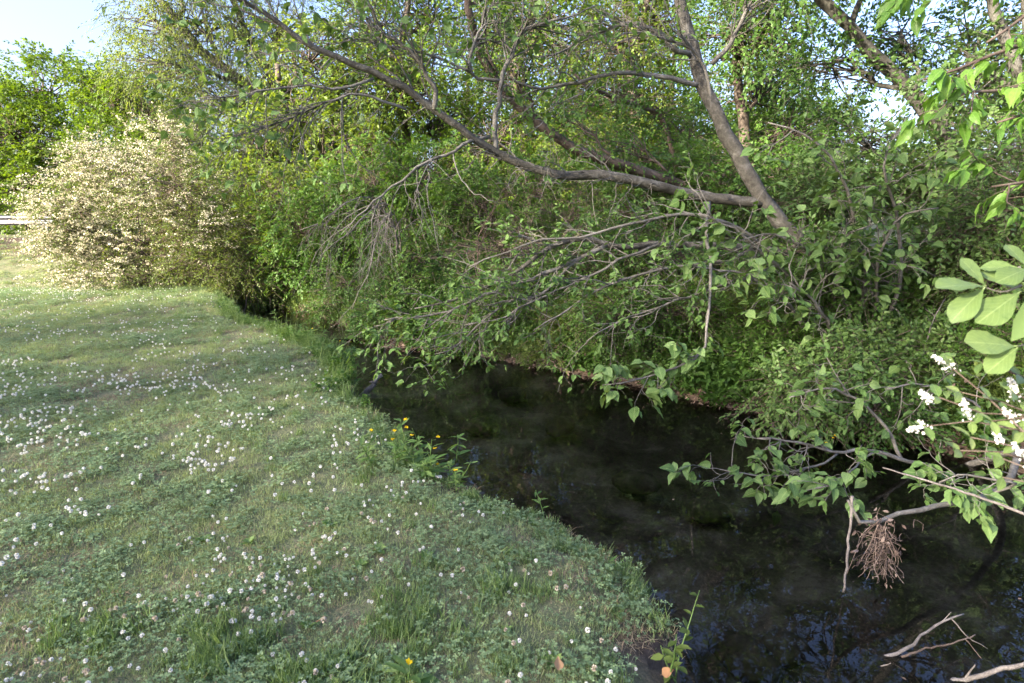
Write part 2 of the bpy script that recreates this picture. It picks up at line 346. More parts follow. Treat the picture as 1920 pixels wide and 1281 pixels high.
dl, dr, ins, lefts, sl = zones(gx.ravel(), gy.ravel())
bank = sstep(16.6, 17.8, gy.ravel() + (fnoise(gx.ravel(), gy.ravel(), .8, 21) - .5) * 2) * (gx.ravel() < -8) * (gy.ravel() < 21)
lawn_a = np.where((~ins & lefts), sstep(.0, .25, sl) * (1 - bank), np.where(ins, 0, sstep(5, 9, dr)))
for nm, arr in (('lawn', lawn_a), ('bed', np.where(ins & (gz < WATER_Z + .03), 1., 0.))):
    a = me.attributes.new(nm, 'FLOAT', 'POINT'); a.data.foreach_set('value', arr.astype(np.float32))
link('ground', me, kind='structure', label='mown lawn sloping to an earthen creek bed and shaded far bank')
# water
m, t, out = newmat('creek_water'); L = t.links
gl = t.nodes.new('ShaderNodeBsdfGlossy'); gl.inputs['Roughness'].default_value = .012; gl.inputs[0].default_value = (1, 1, 1, 1)
tr = t.nodes.new('ShaderNodeBsdfTransparent'); tr.inputs[0].default_value = (.62, .60, .52, 1)
fr = t.nodes.new('ShaderNodeFresnel'); fr.inputs['IOR'].default_value = 1.33
n1 = noise(t, 1.6, 2); n2 = noise(t, 7, 2)
b = t.nodes.new('ShaderNodeBump'); b.inputs['Strength'].default_value = .10; b.inputs['Distance'].default_value = .05
L.new(mathn(t, 'ADD', n1, mathn(t, 'MULTIPLY', n2, .12)), b.inputs['Height']); L.new(b.outputs[0], gl.inputs['Normal']); L.new(b.outputs[0], fr.inputs['Normal'])
ms = t.nodes.new('ShaderNodeMixShader'); L.new(fr.outputs[0], ms.inputs[0]); L.new(tr.outputs[0], ms.inputs[1]); L.new(gl.outputs[0], ms.inputs[2]); L.new(ms.outputs[0], out.inputs[0])
lw = left_lip.copy(); rw = right_line.copy()
def offset(Ln, d):
    tn = np.gradient(Ln, axis=0); tn /= np.linalg.norm(tn, axis=1, keepdims=True); return Ln + d * np.stack([-tn[:, 1], tn[:, 0]], -1)
lo, ro = smooth_path(np.c_[offset(left_lip, .05), np.zeros(len(left_lip))], 90), smooth_path(np.c_[offset(right_line, -.25), np.zeros(len(right_line))], 90)
V = np.concatenate([lo, ro]); V[:, 2] = WATER_Z; i = np.arange(89)
link('water', mesh_np('water', V, [np.stack([i, i + 90, i + 91, i + 1], -1)], m, True), kind='structure', label='dark still creek water between lawn and thicket')

# ------------------------------------------------------------------ plants
class Plant:
    def __init__(s, name, label, cat, base, seed, group=None):
        s.base = np.array(base, float); s.o = thing(name, label, cat, base, group); s.rng = np.random.default_rng(seed); s.seed = seed
    def wood(s, name, paths, mat, sides=7, rough=.06, kind=None, parent=None):
        g = Geo()
        for P, r in paths: tubes(P, r, sides, g, s.rng, rough)
        return link(name, g.mesh(name, mat, s.base, True), parent or s.o, kind=kind)
    def twigs(s, batches, mat, name='twigs', sides=3):
        g = Geo()
        for P, r in batches: tubes(P, r, sides, g, caps=False)
        return link(name, g.mesh(name, mat, s.base, True), s.o, kind='stuff')
    def cloud(s, name, items, mat):
        g = Geo()
        for P, D, N, S, tm in items: leaf_cloud(P, D, N, S, tm, g)
        return link(name, g.mesh(name, mat, s.base), s.o, kind='stuff')

def taper(r0, r1, n, e=1.): return r1 + (r0 - r1) * (1 - np.linspace(0, 1, n)) ** e
def bez(a, b, c, n): s = np.linspace(0, 1, n)[:, None]; return (1 - s) ** 2 * a + 2 * s * (1 - s) * b + s * s * c

def cluster_plant(name, label, cat, base, seed, stems, blobs, leaf, mat, bark, tmpl=KITE, nsp=5, nleaf=9, L=.45, stem_r=.1, limb_r=.05,
                  tilt=.4, sag=.25, droop=.15, up=.1, group=None, shell=.5, flat=1., extra=None, trunk_sides=8):
    """stems: polylines from the ground; blobs: (centre, radii, clusters). Branches run from a stem through each blob to every cluster of sprays."""
    pl = Plant(name, label, cat, base, seed, group); rng = pl.rng
    SP = []
    for k, s_ in enumerate(stems):
        P = smooth_path(np.array(s_, float), 14); P[1:-1] += rng.standard_normal((12, 3)) * stem_r * .25
        r = taper(stem_r * (1 if k == 0 else .8), stem_r * .3, 14, .8); r[0] *= 1.35; SP.append((P, r)); pl.wood('trunk' if len(stems) == 1 else 'stem', [(P, r)], bark, trunk_sides)
    limbs = []; br = []; O = []; D = []; cen = []
    for (c, rad, n) in blobs:
        c = np.array(c, float); rad = np.array(rad, float)
        P0, r0 = SP[rng.integers(len(SP))] if len(SP) > 1 and rng.random() < .3 else min(SP, key=lambda s_: np.min(np.linalg.norm(s_[0] - c, axis=1)))
        dd = np.linalg.norm(P0 - c, axis=1) + np.maximum(0, P0[:, 2] - c[2] + .3 * rad[2]) * 2
        k = int(np.argmin(dd)); a = P0[max(k - 1, 0)]
        lp = bez(a, (a + c) / 2 + np.array([0, 0, .15 * np.linalg.norm(c - a)]) + rng.standard_normal(3) * .15 * rad.mean(), c, 8)
        lp[1:-1] += rng.standard_normal((6, 3)) * .03 * np.linalg.norm(c - a)
        limbs.append((lp, taper(min(limb_r, r0[k] * .9), limb_r * .3, 8)))
        u = nrm(rng.standard_normal((n, 3))); q = rng.uniform(shell, 1.05, n) * (.85 + .3 * rng.random(n))
        cc = c + u * q[:, None] * rad
        gz_ = terrain(cc[:, 0], cc[:, 1]); cc[:, 2] = np.maximum(cc[:, 2], gz_ + .12 + .2 * rng.random(n))
        st = lp[rng.integers(3, 8, n)]
        mid = (st + cc) / 2 + rng.standard_normal((n, 3)) * .12 * rad.mean(); mid[:, 2] += .06 * rad[2]
        s = np.linspace(0, 1, 5)[None, :, None]
        br.append(((1 - s) ** 2 * st[:, None] + 2 * s * (1 - s) * mid[:, None] + s * s * cc[:, None], np.broadcast_to(np.linspace(limb_r * .35, .004 + limb_r * .06, 5), (n, 5))))
        outd = nrm((cc - c) / rad)
        O.append(np.repeat(cc, nsp, 0)); d = np.repeat(outd, nsp, 0) * .8 + rng.standard_normal((n * nsp, 3)) * .75; d[:, 2] = d[:, 2] * flat + up; D.append(d)
    O = np.concatenate(O); D = nrm(np.concatenate(D)); O = O + rng.standard_normal(O.shape) * L * .25
    P_, d_, n_, s_, tw = sprays(rng, O, D, L * rng.uniform(.6, 1.3, len(O)), nleaf, leaf, tilt, sag, droop=droop)
    ok = P_[:, 2] > np.minimum(WATER_Z, 0) + .03
    if limb_r > .02: 
        for l in limbs: pl.wood('limb', [l], bark, 6)
    else: br = br + [(l[0][None], l[1][None]) for l in limbs]
    far_ = np.hypot(base[0], base[1]) > 14.5; tk = tw[:, [0, 3]]
    if far_: br = [(q_[0][:, ::2], q_[1][:, ::2]) if q_[0].shape[1] == 5 else q_ for q_ in br]
    if not name.startswith(('shade', 'distant')): br.append((tk, np.broadcast_to(np.linspace(.0035 + limb_r * .03, .0015, tk.shape[1]), tk.shape[:2])))
    pl.twigs(br, bark)
    pl.cloud('crown', [(P_[ok], d_[ok], n_[ok], s_[ok], tmpl)], mat)
    pl.SP = SP; pl.tips = tw[:, -1]; pl.tipd = D; pl.O = O
    return pl

exec_order = []
def ground_pt(x, y): return np.array([x, y, tz(x, y)])

# --- shade trees on the lawn side, behind and beside the camera (their shade lies over the lawn and the creek)
for k, q in enumerate((-11, -6.6, -2.2, 2.2, 6.4, 10.2)):
    back = 40 + 4 * (k % 2); x, y = -.8 * back - .6 * q, -.6 * back + .8 * q
    b_ = ground_pt(x, y); H = 23 + (k % 3) * 1.0
    cluster_plant('shade_tree', 'tall broadleaf tree at the lawn side whose shade lies over the grass', 'tree', b_, 900 + k,
        [[b_ - (0, 0, .2), b_ + (.1, .1, 4), b_ + (0, .2, 9), b_ + (.2, 0, H * .75)]],
        [(b_ + (.4 * math.sin(k + h * 9), .3, H * h), (3.1, 3.1, 2.9), 66) for h in (.14, .3, .46, .62, .76, .89)],
        .22, M['midgreen'], M['bark_dark'], nsp=6, nleaf=8, L=.8, stem_r=.34, limb_r=.12, group='shade trees beside the lawn', shell=.15)

def B(px, py, Y, rx, ry, n, depth=None):             # a crown blob from its place and half-size in the photograph at distance Y
    k = Y / FPX; return (A(px, py, Y), (rx * k, (depth if depth else .8 * rx * k), ry * k), n)
def gp(px, Y): x = A(px, 500, Y)[0]; return ground_pt(x, Y)

# --- trees beyond the creek and the lawn
b_ = gp(60, 27)
cluster_plant('roadside_tree', 'rounded bright yellow green tree behind the guardrail', 'tree', b_, 11,
    [[b_ - (0, 0, .2), b_ + (.1, 0, 2), A(70, 260, 27)]],
    [B(95, 175, 27, 70, 62, 60), B(20, 250, 26, 80, 75, 75), B(120, 275, 26.5, 75, 75, 70), B(50, 350, 25.5, 90, 60, 75), B(-60, 330, 26, 80, 110, 60), B(-40, 200, 27, 60, 60, 40), B(130, 350, 26, 70, 60, 50)],
    .16, M['sunny'], M['bark_dark'], nsp=8, nleaf=10, L=.7, shell=.75, stem_r=.22, limb_r=.09)
b_ = gp(250, 24)
cluster_plant('maple_sapling', 'dense mid green tree directly behind the white blossoming shrub', 'tree', b_, 12,
    [[b_ - (0, 0, .2), b_ + (.1, 0, 2), A(250, 250, 24)]],
    [B(215, 200, 24, 55, 70, 55), B(290, 215, 23.5, 75, 70, 65), B(210, 300, 23, 70, 70, 60), B(330, 300, 22.5, 90, 75, 75), B(270, 370, 22, 110, 60, 60), B(180, 160, 24.5, 30, 45, 25)],
    .14, M['sunny'], M['bark_dark'], nsp=8, nleaf=10, L=.6, shell=.75, stem_r=.2, limb_r=.08)
b_ = gp(590, 23)
cluster_plant('willow_tree', 'tall leaning tree with thin drooping olive yellow foliage', 'tree', b_, 13,
    [[b_ - (0, 0, .2), A(560, 300, 23), A(480, 185, 22.5), A(400, 120, 22), A(345, 60, 22), A(290, -10, 22), A(230, -90, 22)],
     [b_ + (.3, .3, -.2), A(545, 240, 23), A(490, 110, 23), A(440, 30, 23), A(400, -80, 23)]],
    [B(290, 40, 22, 75, 50, 45), B(370, 40, 22, 70, 70, 50), B(300, 120, 21.5, 80, 55, 50), B(390, 190, 21.5, 70, 60, 45), B(440, 60, 22.5, 70, 80, 50), B(330, -60, 22, 110, 60, 60), B(480, -70, 22.5, 120, 80, 60), B(530, 60, 23, 80, 90, 50), B(520, 170, 22.5, 70, 70, 45)],
    .13, M['willow'], M['bark'], LANCE, nsp=6, nleaf=12, L=.75, stem_r=.26, limb_r=.09, sag=.7, droop=.5)
b_ = gp(560, 19)
be = cluster_plant('box_elder_tree', 'yellow green leafy tree with vine wrapped trunk behind the drooping twigs', 'tree', b_, 14,
    [[b_ - (0, 0, .2), A(548, 330, 19), A(535, 230, 19), A(520, 120, 19.2)]],
    [B(470, 280, 18.5, 80, 70, 55), B(560, 220, 19, 90, 80, 65), B(640, 280, 18.5, 90, 80, 60), B(500, 360, 17.5, 90, 60, 55), B(600, 360, 17.5, 100, 60, 60), B(590, 110, 19.5, 90, 80, 50), B(430, 350, 18, 60, 60, 40), B(690, 160, 19.5, 80, 70, 45)],
    .14, M['yellowgreen'], M['bark_dark'], nsp=6, nleaf=9, L=.6, stem_r=.24, limb_r=.08, sag=.45, droop=.3)
specs = [  # base px, Y, top px, blobs, leaf, mat, label
    (760, 21, [(700, 60, 95, 80), (800, 30, 100, 80), (760, 150, 110, 80), (830, 220, 100, 70), (700, 250, 90, 70), (760, -80, 150, 90), (790, 320, 100, 60)], 'sunny', 'tall pale yellow green tree behind the long arching limb', 'KITE'),
    (980, 20, [(930, 60, 90, 80), (1030, 40, 100, 90), (980, 160, 110, 80), (1060, 230, 100, 70), (920, 260, 90, 70), (980, -90, 150, 90), (1000, 330, 100, 60)], 'sunny', 'tall fresh green tree behind the upright side branches', 'KITE'),
    (1200, 19, [(1150, 70, 90, 80), (1230, 40, 90, 90), (1180, 170, 110, 70), (1120, 290, 100, 70), (1260, 260, 90, 70), (1190, -90, 150, 90), (1220, 350, 110, 60)], 'yellowgreen', 'tall loose yellow green tree behind the leaning grey trunk', 'KITE'),
    (1400, 17, [(1380, 60, 80, 70), (1450, 40, 80, 80), (1420, 160, 90, 70), (1480, 250, 90, 60), (1400, -100, 150, 90), (1380, 300, 100, 60), (1500, 330, 90, 50)], 'midgreen', 'mid green tree standing between two leaning trunks', 'KITE'),
]
for k, (bx, Y, bl, mt, lab, tm) in enumerate(specs):
    b_ = gp(bx, Y); rr = np.random.default_rng(40 + k)
    top = A(bx + rr.uniform(-40, 40), -60, Y)
    cluster_plant('creekside_tree', lab, 'tree', b_, 41 + k,
        [[b_ - (0, 0, .2), A(bx + 10, 350, Y), A(bx - 15, 150, Y), top]],
        [B(x, y, Y + rr.uniform(-1.5, 1.5), r_, q_, int(r_ * .85)) for (x, y, r_, q_) in bl],
        .125, M[mt], M['bark_dark'], nsp=5, nleaf=8, L=.6, stem_r=.2, limb_r=.075, group='tall trees beyond the creek', sag=.35)
# farther trees closing the view
for k, (bx, Y, H) in enumerate([(-120, 34, 9), (330, 33, 10), (520, 32, 11), (700, 31, 11), (880, 30, 11), (1060, 30, 11), (1240, 29, 11), (1420, 34, 9), (1760, 36, 8), (1960, 28, 9)]):
    b_ = gp(bx, Y); rr = np.random.default_rng(70 + k)
    cluster_plant('distant_tree', 'sunlit tree glimpsed through gaps of the nearer crowns', 'tree', b_, 71 + k,
        [[b_ - (0, 0, .3), b_ + (.1, 0, H * .3), b_ + (0, 0, H * .75)]],
        [(b_ + (rr.uniform(-1.6, 1.6), rr.uniform(-1, 1), H * h), (2.4, 2, 1.9), 46) for h in (.2, .36, .5, .64, .8)],
        .2, M['yellowgreen' if k % 2 else 'sunny'], M['bark_dark'], nsp=5, nleaf=7, L=.85, stem_r=.2, limb_r=.08, group='trees in the far distance')

for k, (bx, Y, mt, lab) in enumerate([(620, 26, 'yellowgreen', 'sunlit low bush glimpsed behind the drooping dead twigs'), (740, 25, 'sunny', 'bright low bush behind the tall light green shrub'), (860, 25, 'yellowgreen', 'yellow green bush glinting behind the twig tangle'), (990, 24.5, 'sunny', 'bright bush glinting below the long arching limb'), (1110, 24, 'yellowgreen', 'yellow bush glinting behind the forked lower limbs'), (1240, 24, 'sunny', 'low bright bush behind the thin arching tree'), (1370, 23.5, 'yellowgreen', 'low bright bush behind the trunk fork'), (1500, 24, 'sunny', 'low bright bush beside the sunlit gap')]):
    b_ = gp(bx, Y); rr = np.random.default_rng(120 + k)
    cluster_plant('far_bush', lab, 'shrub', b_, 121 + k, [[b_ + (-.3, 0, -.1), b_ + (-.4, 0, 1), b_ + (-.8, 0, 2)], [b_ + (.3, 0, -.1), b_ + (.5, 0, 1), b_ + (.9, 0, 2.2)]],
        [(b_ + (rr.uniform(-.9, .9), rr.uniform(-.5, .5), h), (1.5, 1.2, .95), 34) for h in (.6, 1.4, 2.3, 3.2, 4.0)], .16, M[mt], M['brown_twig'], nsp=6, nleaf=8, L=.5, stem_r=.05, limb_r=.02, group='bushes behind the thicket', trunk_sides=5)

# --- trees on the far bank, right of the creek (their crowns overhang the water)
b_ = gp(1760, 10)
cluster_plant('leaning_tree', 'leaning grey trunk under dark glossy leaves with sky showing through', 'tree', b_, 21,
    [[b_ - (0, 0, .2), A(1800, 330, 10), A(1745, 225, 10), A(1650, 110, 9.8), A(1600, 60, 9.7), A(1545, 0, 9.6), A(1450, -130, 9.5), A(1380, -300, 9.2)]],
    [B(1690, 60, 10.5, 80, 50, 30), B(1560, 120, 10, 90, 60, 34), B(1600, 260, 10, 100, 60, 40), B(1740, 330, 10, 100, 60, 40), B(1480, -60, 9.6, 120, 80, 44), B(1500, -260, 9.3, 180, 100, 36), B(1820, 60, 10.3, 90, 60, 30), B(1660, -120, 10, 140, 90, 34), B(1840, 200, 10, 90, 60, 34), B(1330, -300, 9, 170, 110, 30)],
    .085, M['deep'], M['bark'], nsp=5, nleaf=10, L=.45, stem_r=.15, limb_r=.05, sag=.35, droop=.3)
b_ = gp(2000, 8)
cluster_plant('forked_tree', 'slim forked grey tree rising at the end of the thicket', 'tree', b_, 22,
    [[b_ - (0, 0, .2), A(1960, 300, 8), A(1905, 120, 8), A(1865, 0, 8), A(1830, -160, 8), A(1800, -420, 7.8)],
     [b_ + (.1, 0, -.2), A(1950, 200, 8), A(1925, 60, 8.1), A(1930, -200, 8.2)]],
    [B(1880, 280, 8.2, 80, 60, 30), B(1960, 120, 8, 90, 80, 34), B(1800, 130, 8.5, 70, 50, 24), B(1830, -160, 8, 160, 100, 40), B(1780, -420, 7.8, 200, 130, 44), B(2050, -60, 8, 140, 160, 60), B(1960, 380, 7.5, 110, 90, 50)],
    .085, M['blue'], M['bark'], nsp=5, nleaf=10, L=.42, stem_r=.1, limb_r=.045, sag=.35, droop=.3)
b_ = gp(1420, 10.5)
vt = cluster_plant('vine_covered_tree', 'slanting brown trunk hung with ivy behind the long grey limb', 'tree', b_, 23,
    [[b_ - (0, 0, .2), A(1300, 360, 10), A(1200, 318, 9.6), A(1140, 300, 9.4), A(1043, 260, 9.2), A(1007, 230, 9.1), A(960, 190, 9), A(930, 160, 9), A(903, 117, 8.9), A(887, 57, 8.8), A(878, -20, 8.7), A(860, -200, 8.5)]],
    [B(1090, 235, 9.3, 60, 30, 12), B(960, 150, 9, 50, 40, 10), B(900, 40, 8.8, 70, 60, 14), B(860, -120, 8.6, 170, 80, 40), B(780, -260, 8.3, 200, 110, 50), B(1000, -180, 8.8, 150, 110, 40), B(1180, 270, 9.8, 70, 40, 16)],
    .075, M['midgreen'], M['bark_dark'], nsp=4, nleaf=9, L=.4, stem_r=.115, limb_r=.03, sag=.35, droop=.3)
def ivy(pl, k, t0, t1, n, size, mat):
    P0, r0 = pl.SP[k]; rng = pl.rng; t_ = rng.uniform(t0, t1, n) * (len(P0) - 1); i = np.minimum(t_.astype(int), len(P0) - 2); u_ = nrm(rng.standard_normal((n, 3)))
    P = P0[i] + (P0[i + 1] - P0[i]) * (t_ - i)[:, None] + u_ * (r0[i] * rng.uniform(.95, 1.6, n))[:, None]; D = u_ * .5 + rng.standard_normal((n, 3)) * .4; D[:, 2] -= .7
    pl.cloud('ivy', [(P, D, u_ + rng.standard_normal((n, 3)) * .3, size * rng.uniform(.6, 1.2, n), OVAL)], M[mat])
ivy(vt, 0, .12, .8, 900, .07, 'deep'); ivy(be, 0, .1, .9, 1600, .11, 'midgreen')
b_ = gp(1262, 12)
cluster_plant('arching_tree', 'thin dark tree arching over the inner thicket', 'tree', b_, 24,
    [[b_ - (0, 0, .2), A(1262, 290, 12), A(1240, 220, 12), A(1170, 188, 11.8), A(1110, 170, 11.5), A(1070, 130, 11.3)]],
    [B(1230, 200, 12, 60, 50, 20), B(1150, 170, 11.7, 60, 30, 14), B(1290, 260, 12, 70, 50, 24), B(1090, 220, 11.8, 70, 40, 20)],
    .085, M['midgreen'], M['bark_dark'], nsp=5, nleaf=9, L=.4, stem_r=.08, limb_r=.03, sag=.3)

# --- understorey shrubs along the far bank
shr = [ # name, label, base px, Y, [blobs], leaf, mat, tmpl, up/flat
    ('bank_shrub', 'dark green shrub crouching over the creek bend beside the rusty leaves', 610, 13.6, [(560, 430, 75, 70, 70), (640, 400, 90, 80, 80), (600, 500, 80, 50, 60), (700, 470, 70, 60, 50), (530, 500, 45, 40, 30)], .075, 'midgreen', KITE),
    ('tall_shrub', 'tall light green shrub screening the bend of the creek', 730, 13, [(700, 340, 90, 70, 70), (800, 330, 90, 70, 70), (740, 430, 90, 70, 60), (830, 420, 80, 70, 60)], .085, 'midgreen', KITE),
    ('overhanging_shrub', 'shrub with hanging bare twigs over the gravel bar', 790, 11, [(760, 560, 55, 45, 36), (830, 540, 70, 50, 46), (790, 480, 80, 50, 50), (730, 500, 40, 40, 24)], .065, 'deep', KITE),
    ('thicket_shrub', 'deep green thicket behind the bare twig tangle', 950, 12.5, [(900, 380, 90, 70, 66), (1000, 360, 100, 70, 76), (960, 450, 100, 60, 50), (1090, 400, 90, 80, 70)], .08, 'midgreen', KITE),
    ('hanging_shrub', 'bright green shrub below the forked lower limbs', 1090, 9.6, [(1060, 540, 90, 60, 60), (1150, 500, 100, 60, 66), (1000, 590, 60, 40, 34), (1120, 600, 70, 40, 36)], .065, 'deep', KITE),
    ('privet_bush', 'small leaved olive bush hanging to the waterline', 1120, 8.3, [(1080, 620, 70, 45, 50), (1160, 630, 80, 45, 60), (1230, 610, 80, 60, 60), (1200, 560, 80, 40, 50)], .042, 'olive', KITE),
    ('inner_thicket', 'thick green wall of leaves behind the fork of the grey trunk', 1330, 10.5, [(1180, 400, 100, 70, 70), (1290, 420, 100, 70, 76), (1400, 420, 100, 70, 76), (1240, 320, 90, 60, 50), (1480, 400, 90, 80, 60), (1350, 330, 90, 60, 60), (1330, 500, 110, 60, 60)], .08, 'deep', KITE),
    ('yellowish_bush', 'olive yellow bush under the hanging grey branch', 1390, 7.4, [(1330, 600, 80, 60, 66), (1420, 590, 90, 70, 70), (1390, 690, 80, 60, 66), (1310, 690, 55, 45, 40)], .045, 'olive', KITE),
    ('honeysuckle_bush', 'fine leaved green bush reaching down to the leaf litter', 1480, 6.9, [(1440, 700, 75, 60, 66), (1520, 690, 80, 70, 70), (1480, 610, 90, 60, 60), (1560, 760, 60, 40, 36)], .042, 'midgreen', KITE),
    ('bramble_thicket', 'broad dark green bramble thicket at the sunlit gap', 1640, 7.2, [(1580, 560, 90, 60, 70), (1680, 540, 100, 60, 76), (1620, 640, 100, 60, 76), (1720, 640, 100, 70, 80), (1560, 480, 80, 30, 40), (1790, 560, 90, 70, 60)], .065, 'deep', KITE),
    ('dogwood_shrub', 'large blue green shrub filling the bank end behind the white panicles', 1840, 6.4, [(1790, 440, 80, 70, 50), (1860, 400, 90, 80, 60), (1900, 520, 100, 80, 70), (1820, 600, 90, 70, 60), (1790, 720, 100, 60, 60), (1900, 680, 100, 80, 60), (1960, 330, 90, 90, 50)], .06, 'blue', KITE),
    ('waterside_bush', 'low leafy bush at the water under the broad leaved sapling', 1700, 5.7, [(1640, 770, 70, 45, 50), (1740, 800, 90, 50, 60), (1850, 820, 100, 60, 66), (1950, 830, 100, 80, 50)], .048, 'deep', KITE),
    ('weeping_shrub', 'pale green shrub weeping to the waterline below the drooping boughs', 960, 9.0, [(900, 600, 60, 45, 50), (960, 590, 70, 55, 56), (1010, 630, 60, 40, 44), (860, 630, 50, 30, 36), (940, 540, 70, 40, 44)], .055, 'midgreen', KITE),
    ('trailing_shrub', 'fine leaved shrub trailing over the gravel bar', 750, 10.2, [(720, 590, 50, 40, 40), (780, 600, 60, 40, 44), (830, 590, 60, 45, 44), (760, 540, 60, 40, 40)], .055, 'deep', KITE),
    ('dim_bend_shrub', 'dark drooping shrub beside the gravel bar in the bend', 650, 12.0, [(620, 575, 40, 28, 34), (665, 560, 45, 35, 40), (700, 590, 40, 30, 34), (640, 530, 50, 30, 36)], .055, 'deep', KITE),
    ('curtain_shrub', 'curtain of fresh small leaves between the hanging branch and the water', 1240, 7.5, [(1170, 660, 60, 40, 44), (1240, 660, 70, 45, 50), (1310, 680, 70, 50, 50), (1260, 590, 80, 50, 56), (1150, 590, 60, 40, 40)], .045, 'midgreen', KITE),
    ('ivy_mound', 'mound of glossy leaves beside the yellow flowering herb', 1600, 6.0, [(1500, 740, 60, 40, 44), (1570, 720, 70, 50, 56), (1650, 710, 80, 60, 60), (1730, 720, 80, 60, 56), (1600, 660, 80, 40, 50)], .055, 'blue', OVAL),
    ('leaf_wall_shrub', 'leafy mid height shrub filling the middle of the thicket', 1180, 8.8, [(1100, 480, 80, 60, 56), (1200, 470, 90, 60, 60), (1300, 480, 90, 60, 60), (1400, 490, 90, 60, 60), (1160, 550, 80, 40, 50)], .06, 'deep', KITE),
    ('upper_thicket', 'dark green saplings crowding below the sky gap', 1560, 9.4, [(1500, 380, 100, 60, 60), (1600, 350, 100, 50, 56), (1700, 370, 90, 40, 44), (1790, 330, 90, 60, 46)], .08, 'blue', KITE),
]
for k, (nm, lab, bx, Y, bl, lf, mt, tm) in enumerate(shr):
    b_ = gp(bx, Y); rr = np.random.default_rng(200 + k); st = []
    for q in range(4):
        c_ = A(bl[q % len(bl)][0], bl[q % len(bl)][1], Y); o_ = b_ + (rr.uniform(-.4, .4), rr.uniform(-.2, .3), 0); o_[2] = tz(o_[0], o_[1]) - .05
        st.append([o_, o_ * .55 + c_ * .45 + (0, .1, .25), c_])
    sm = lf < .05
    cluster_plant(nm, lab, 'shrub', b_, 201 + k, st, [B(x, y, Y + rr.uniform(-.5, .4), a_, c_, int(n_ * 1.05)) for (x, y, a_, c_, n_) in bl],
        lf, M[mt], M['brown_twig'], tm, nsp=5 if not sm else 7, nleaf=12 if not sm else 14, L=.36 if not sm else .32, stem_r=.03, limb_r=.014, sag=.3, tilt=.35, trunk_sides=5, group='shrubs on the far bank')

# --- white blossoming shrub on the lawn edge
b_ = gp(265, 13.9)
bl = [(150, 380, 75, 80, 70), (250, 330, 80, 70, 70), (330, 350, 80, 60, 70), (170, 480, 70, 55, 60), (270, 450, 90, 75, 80), (380, 430, 80, 65, 66), (325, 270, 30, 45, 22), (150, 305, 30, 35, 18), (230, 520, 90, 35, 50), (340, 510, 80, 40, 40), (318, 240, 14, 26, 8), (120, 430, 40, 60, 26), (400, 370, 50, 30, 24)]
st = [[b_ + (dx, dy, -.1), b_ + (dx * 2.4, dy, 1.0), A(x, y, 13.8)] for (dx, dy), (x, y) in zip([(-.3, 0), (0, .1), (.3, 0), (-.2, .2), (.2, -.1)], [(150, 400), (250, 360), (330, 330), (190, 480), (390, 440)])]
bs = cluster_plant('blossoming_shrub', 'large shrub covered in cream white blossom at the lawn edge', 'shrub', b_, 31, st,
    [B(x, y, 13.8 + .4 * math.sin(i * 2.1), a_, c_, n_) for i, (x, y, a_, c_, n_) in enumerate(bl)],
    .055, M['olive'], M['brown_twig'], KITE, nsp=7, nleaf=10, L=.55, stem_r=.04, limb_r=.018, tilt=.22, sag=.3, flat=.45, trunk_sides=5)
rng = bs.rng; cen = b_ + np.array([.2, 0, 1.5])
clus = np.arange(len(bs.tips)) // 7; cr = rng.random(clus.max() + 1)[clus]
side = sstep(-9.2, -6.9, bs.tips[:, 0] + .25 * (1.8 - bs.tips[:, 2]))
keep = (cr < .92 - .72 * side - .15 * (bs.tips[:, 2] < .5)) & (rng.random(len(bs.tips)) < .62) & (bs.tipd[:, 2] > -.45)
tip = bs.tips[keep]; td = bs.tipd[keep]
n = 30; Pn = np.repeat(tip, n, 0) - np.repeat(td, n, 0) * rng.uniform(-.03, .42, (len(tip) * n, 1)) + rng.standard_normal((len(tip) * n, 3)) * np.array([.032, .032, .014]); Pn[:, 2] += .035
bs.cloud('blossoms', [(Pn, rng.standard_normal((len(Pn), 3)), np.array([0, 0, 1.]) + rng.standard_normal((len(Pn), 3)) * .6, rng.uniform(.018, .036, len(Pn)), PETAL)], M['blossom'])
# smaller companions of the blossoming shrub
for k, (nm, lab, bx, Y, bl, lf, mt) in enumerate([
    ('rusty_bush', 'low bush with rusty yellow leaves between blossom and creek', 430, 13.2, [(400, 500, 70, 50, 60), (460, 480, 70, 60, 60), (490, 530, 60, 40, 44), (350, 480, 50, 60, 36)], .05, 'olive'),
    ('warm_lit_bush', 'bush inside the white blossom with warm sunlight put into its leaf colour', 355, 14.2, [(350, 420, 70, 60, 50), (330, 500, 70, 50, 40)], .05, 'rusty'),  # amber leaf colour stands in for sunlight reaching inside the shrub
    ('bend_bush', 'dark bush trailing its twigs into the far creek bend', 470, 13.9, [(470, 560, 50, 28, 40), (530, 540, 50, 35, 44), (590, 545, 50, 30, 40), (500, 505, 60, 40, 44)], .05, 'deep'),
    ('creek_head_bush', 'shadowy bush closing the far end of the creek', 520, 17, [(450, 530, 60, 40, 44), (520, 500, 70, 60, 60), (590, 520, 70, 50, 54), (500, 550, 70, 30, 40)], .08, 'deep'),
    ('fern_like_bush', 'feathery green bush leaning over the dark creek bend', 500, 13.6, [(470, 420, 60, 60, 50), (520, 370, 60, 60, 50), (540, 450, 60, 50, 46)], .06, 'yellowgreen')]):
    b_ = gp(bx, Y); st = [[b_ + (dx, 0, -.05), b_ + (dx * 2, .1, .6), A(x[0], x[1], Y)] for dx, x in zip((-.2, 0, .2), bl)]
    cluster_plant(nm, lab, 'shrub', b_, 260 + k, st, [B(x, y, Y + .2 * (i % 3), a_, c_, n_) for i, (x, y, a_, c_, n_) in enumerate(bl)], lf, M[mt], M['brown_twig'],
        nsp=7, nleaf=11, L=.36, stem_r=.025, limb_r=.014, sag=.3, trunk_sides=5, flat=.7)

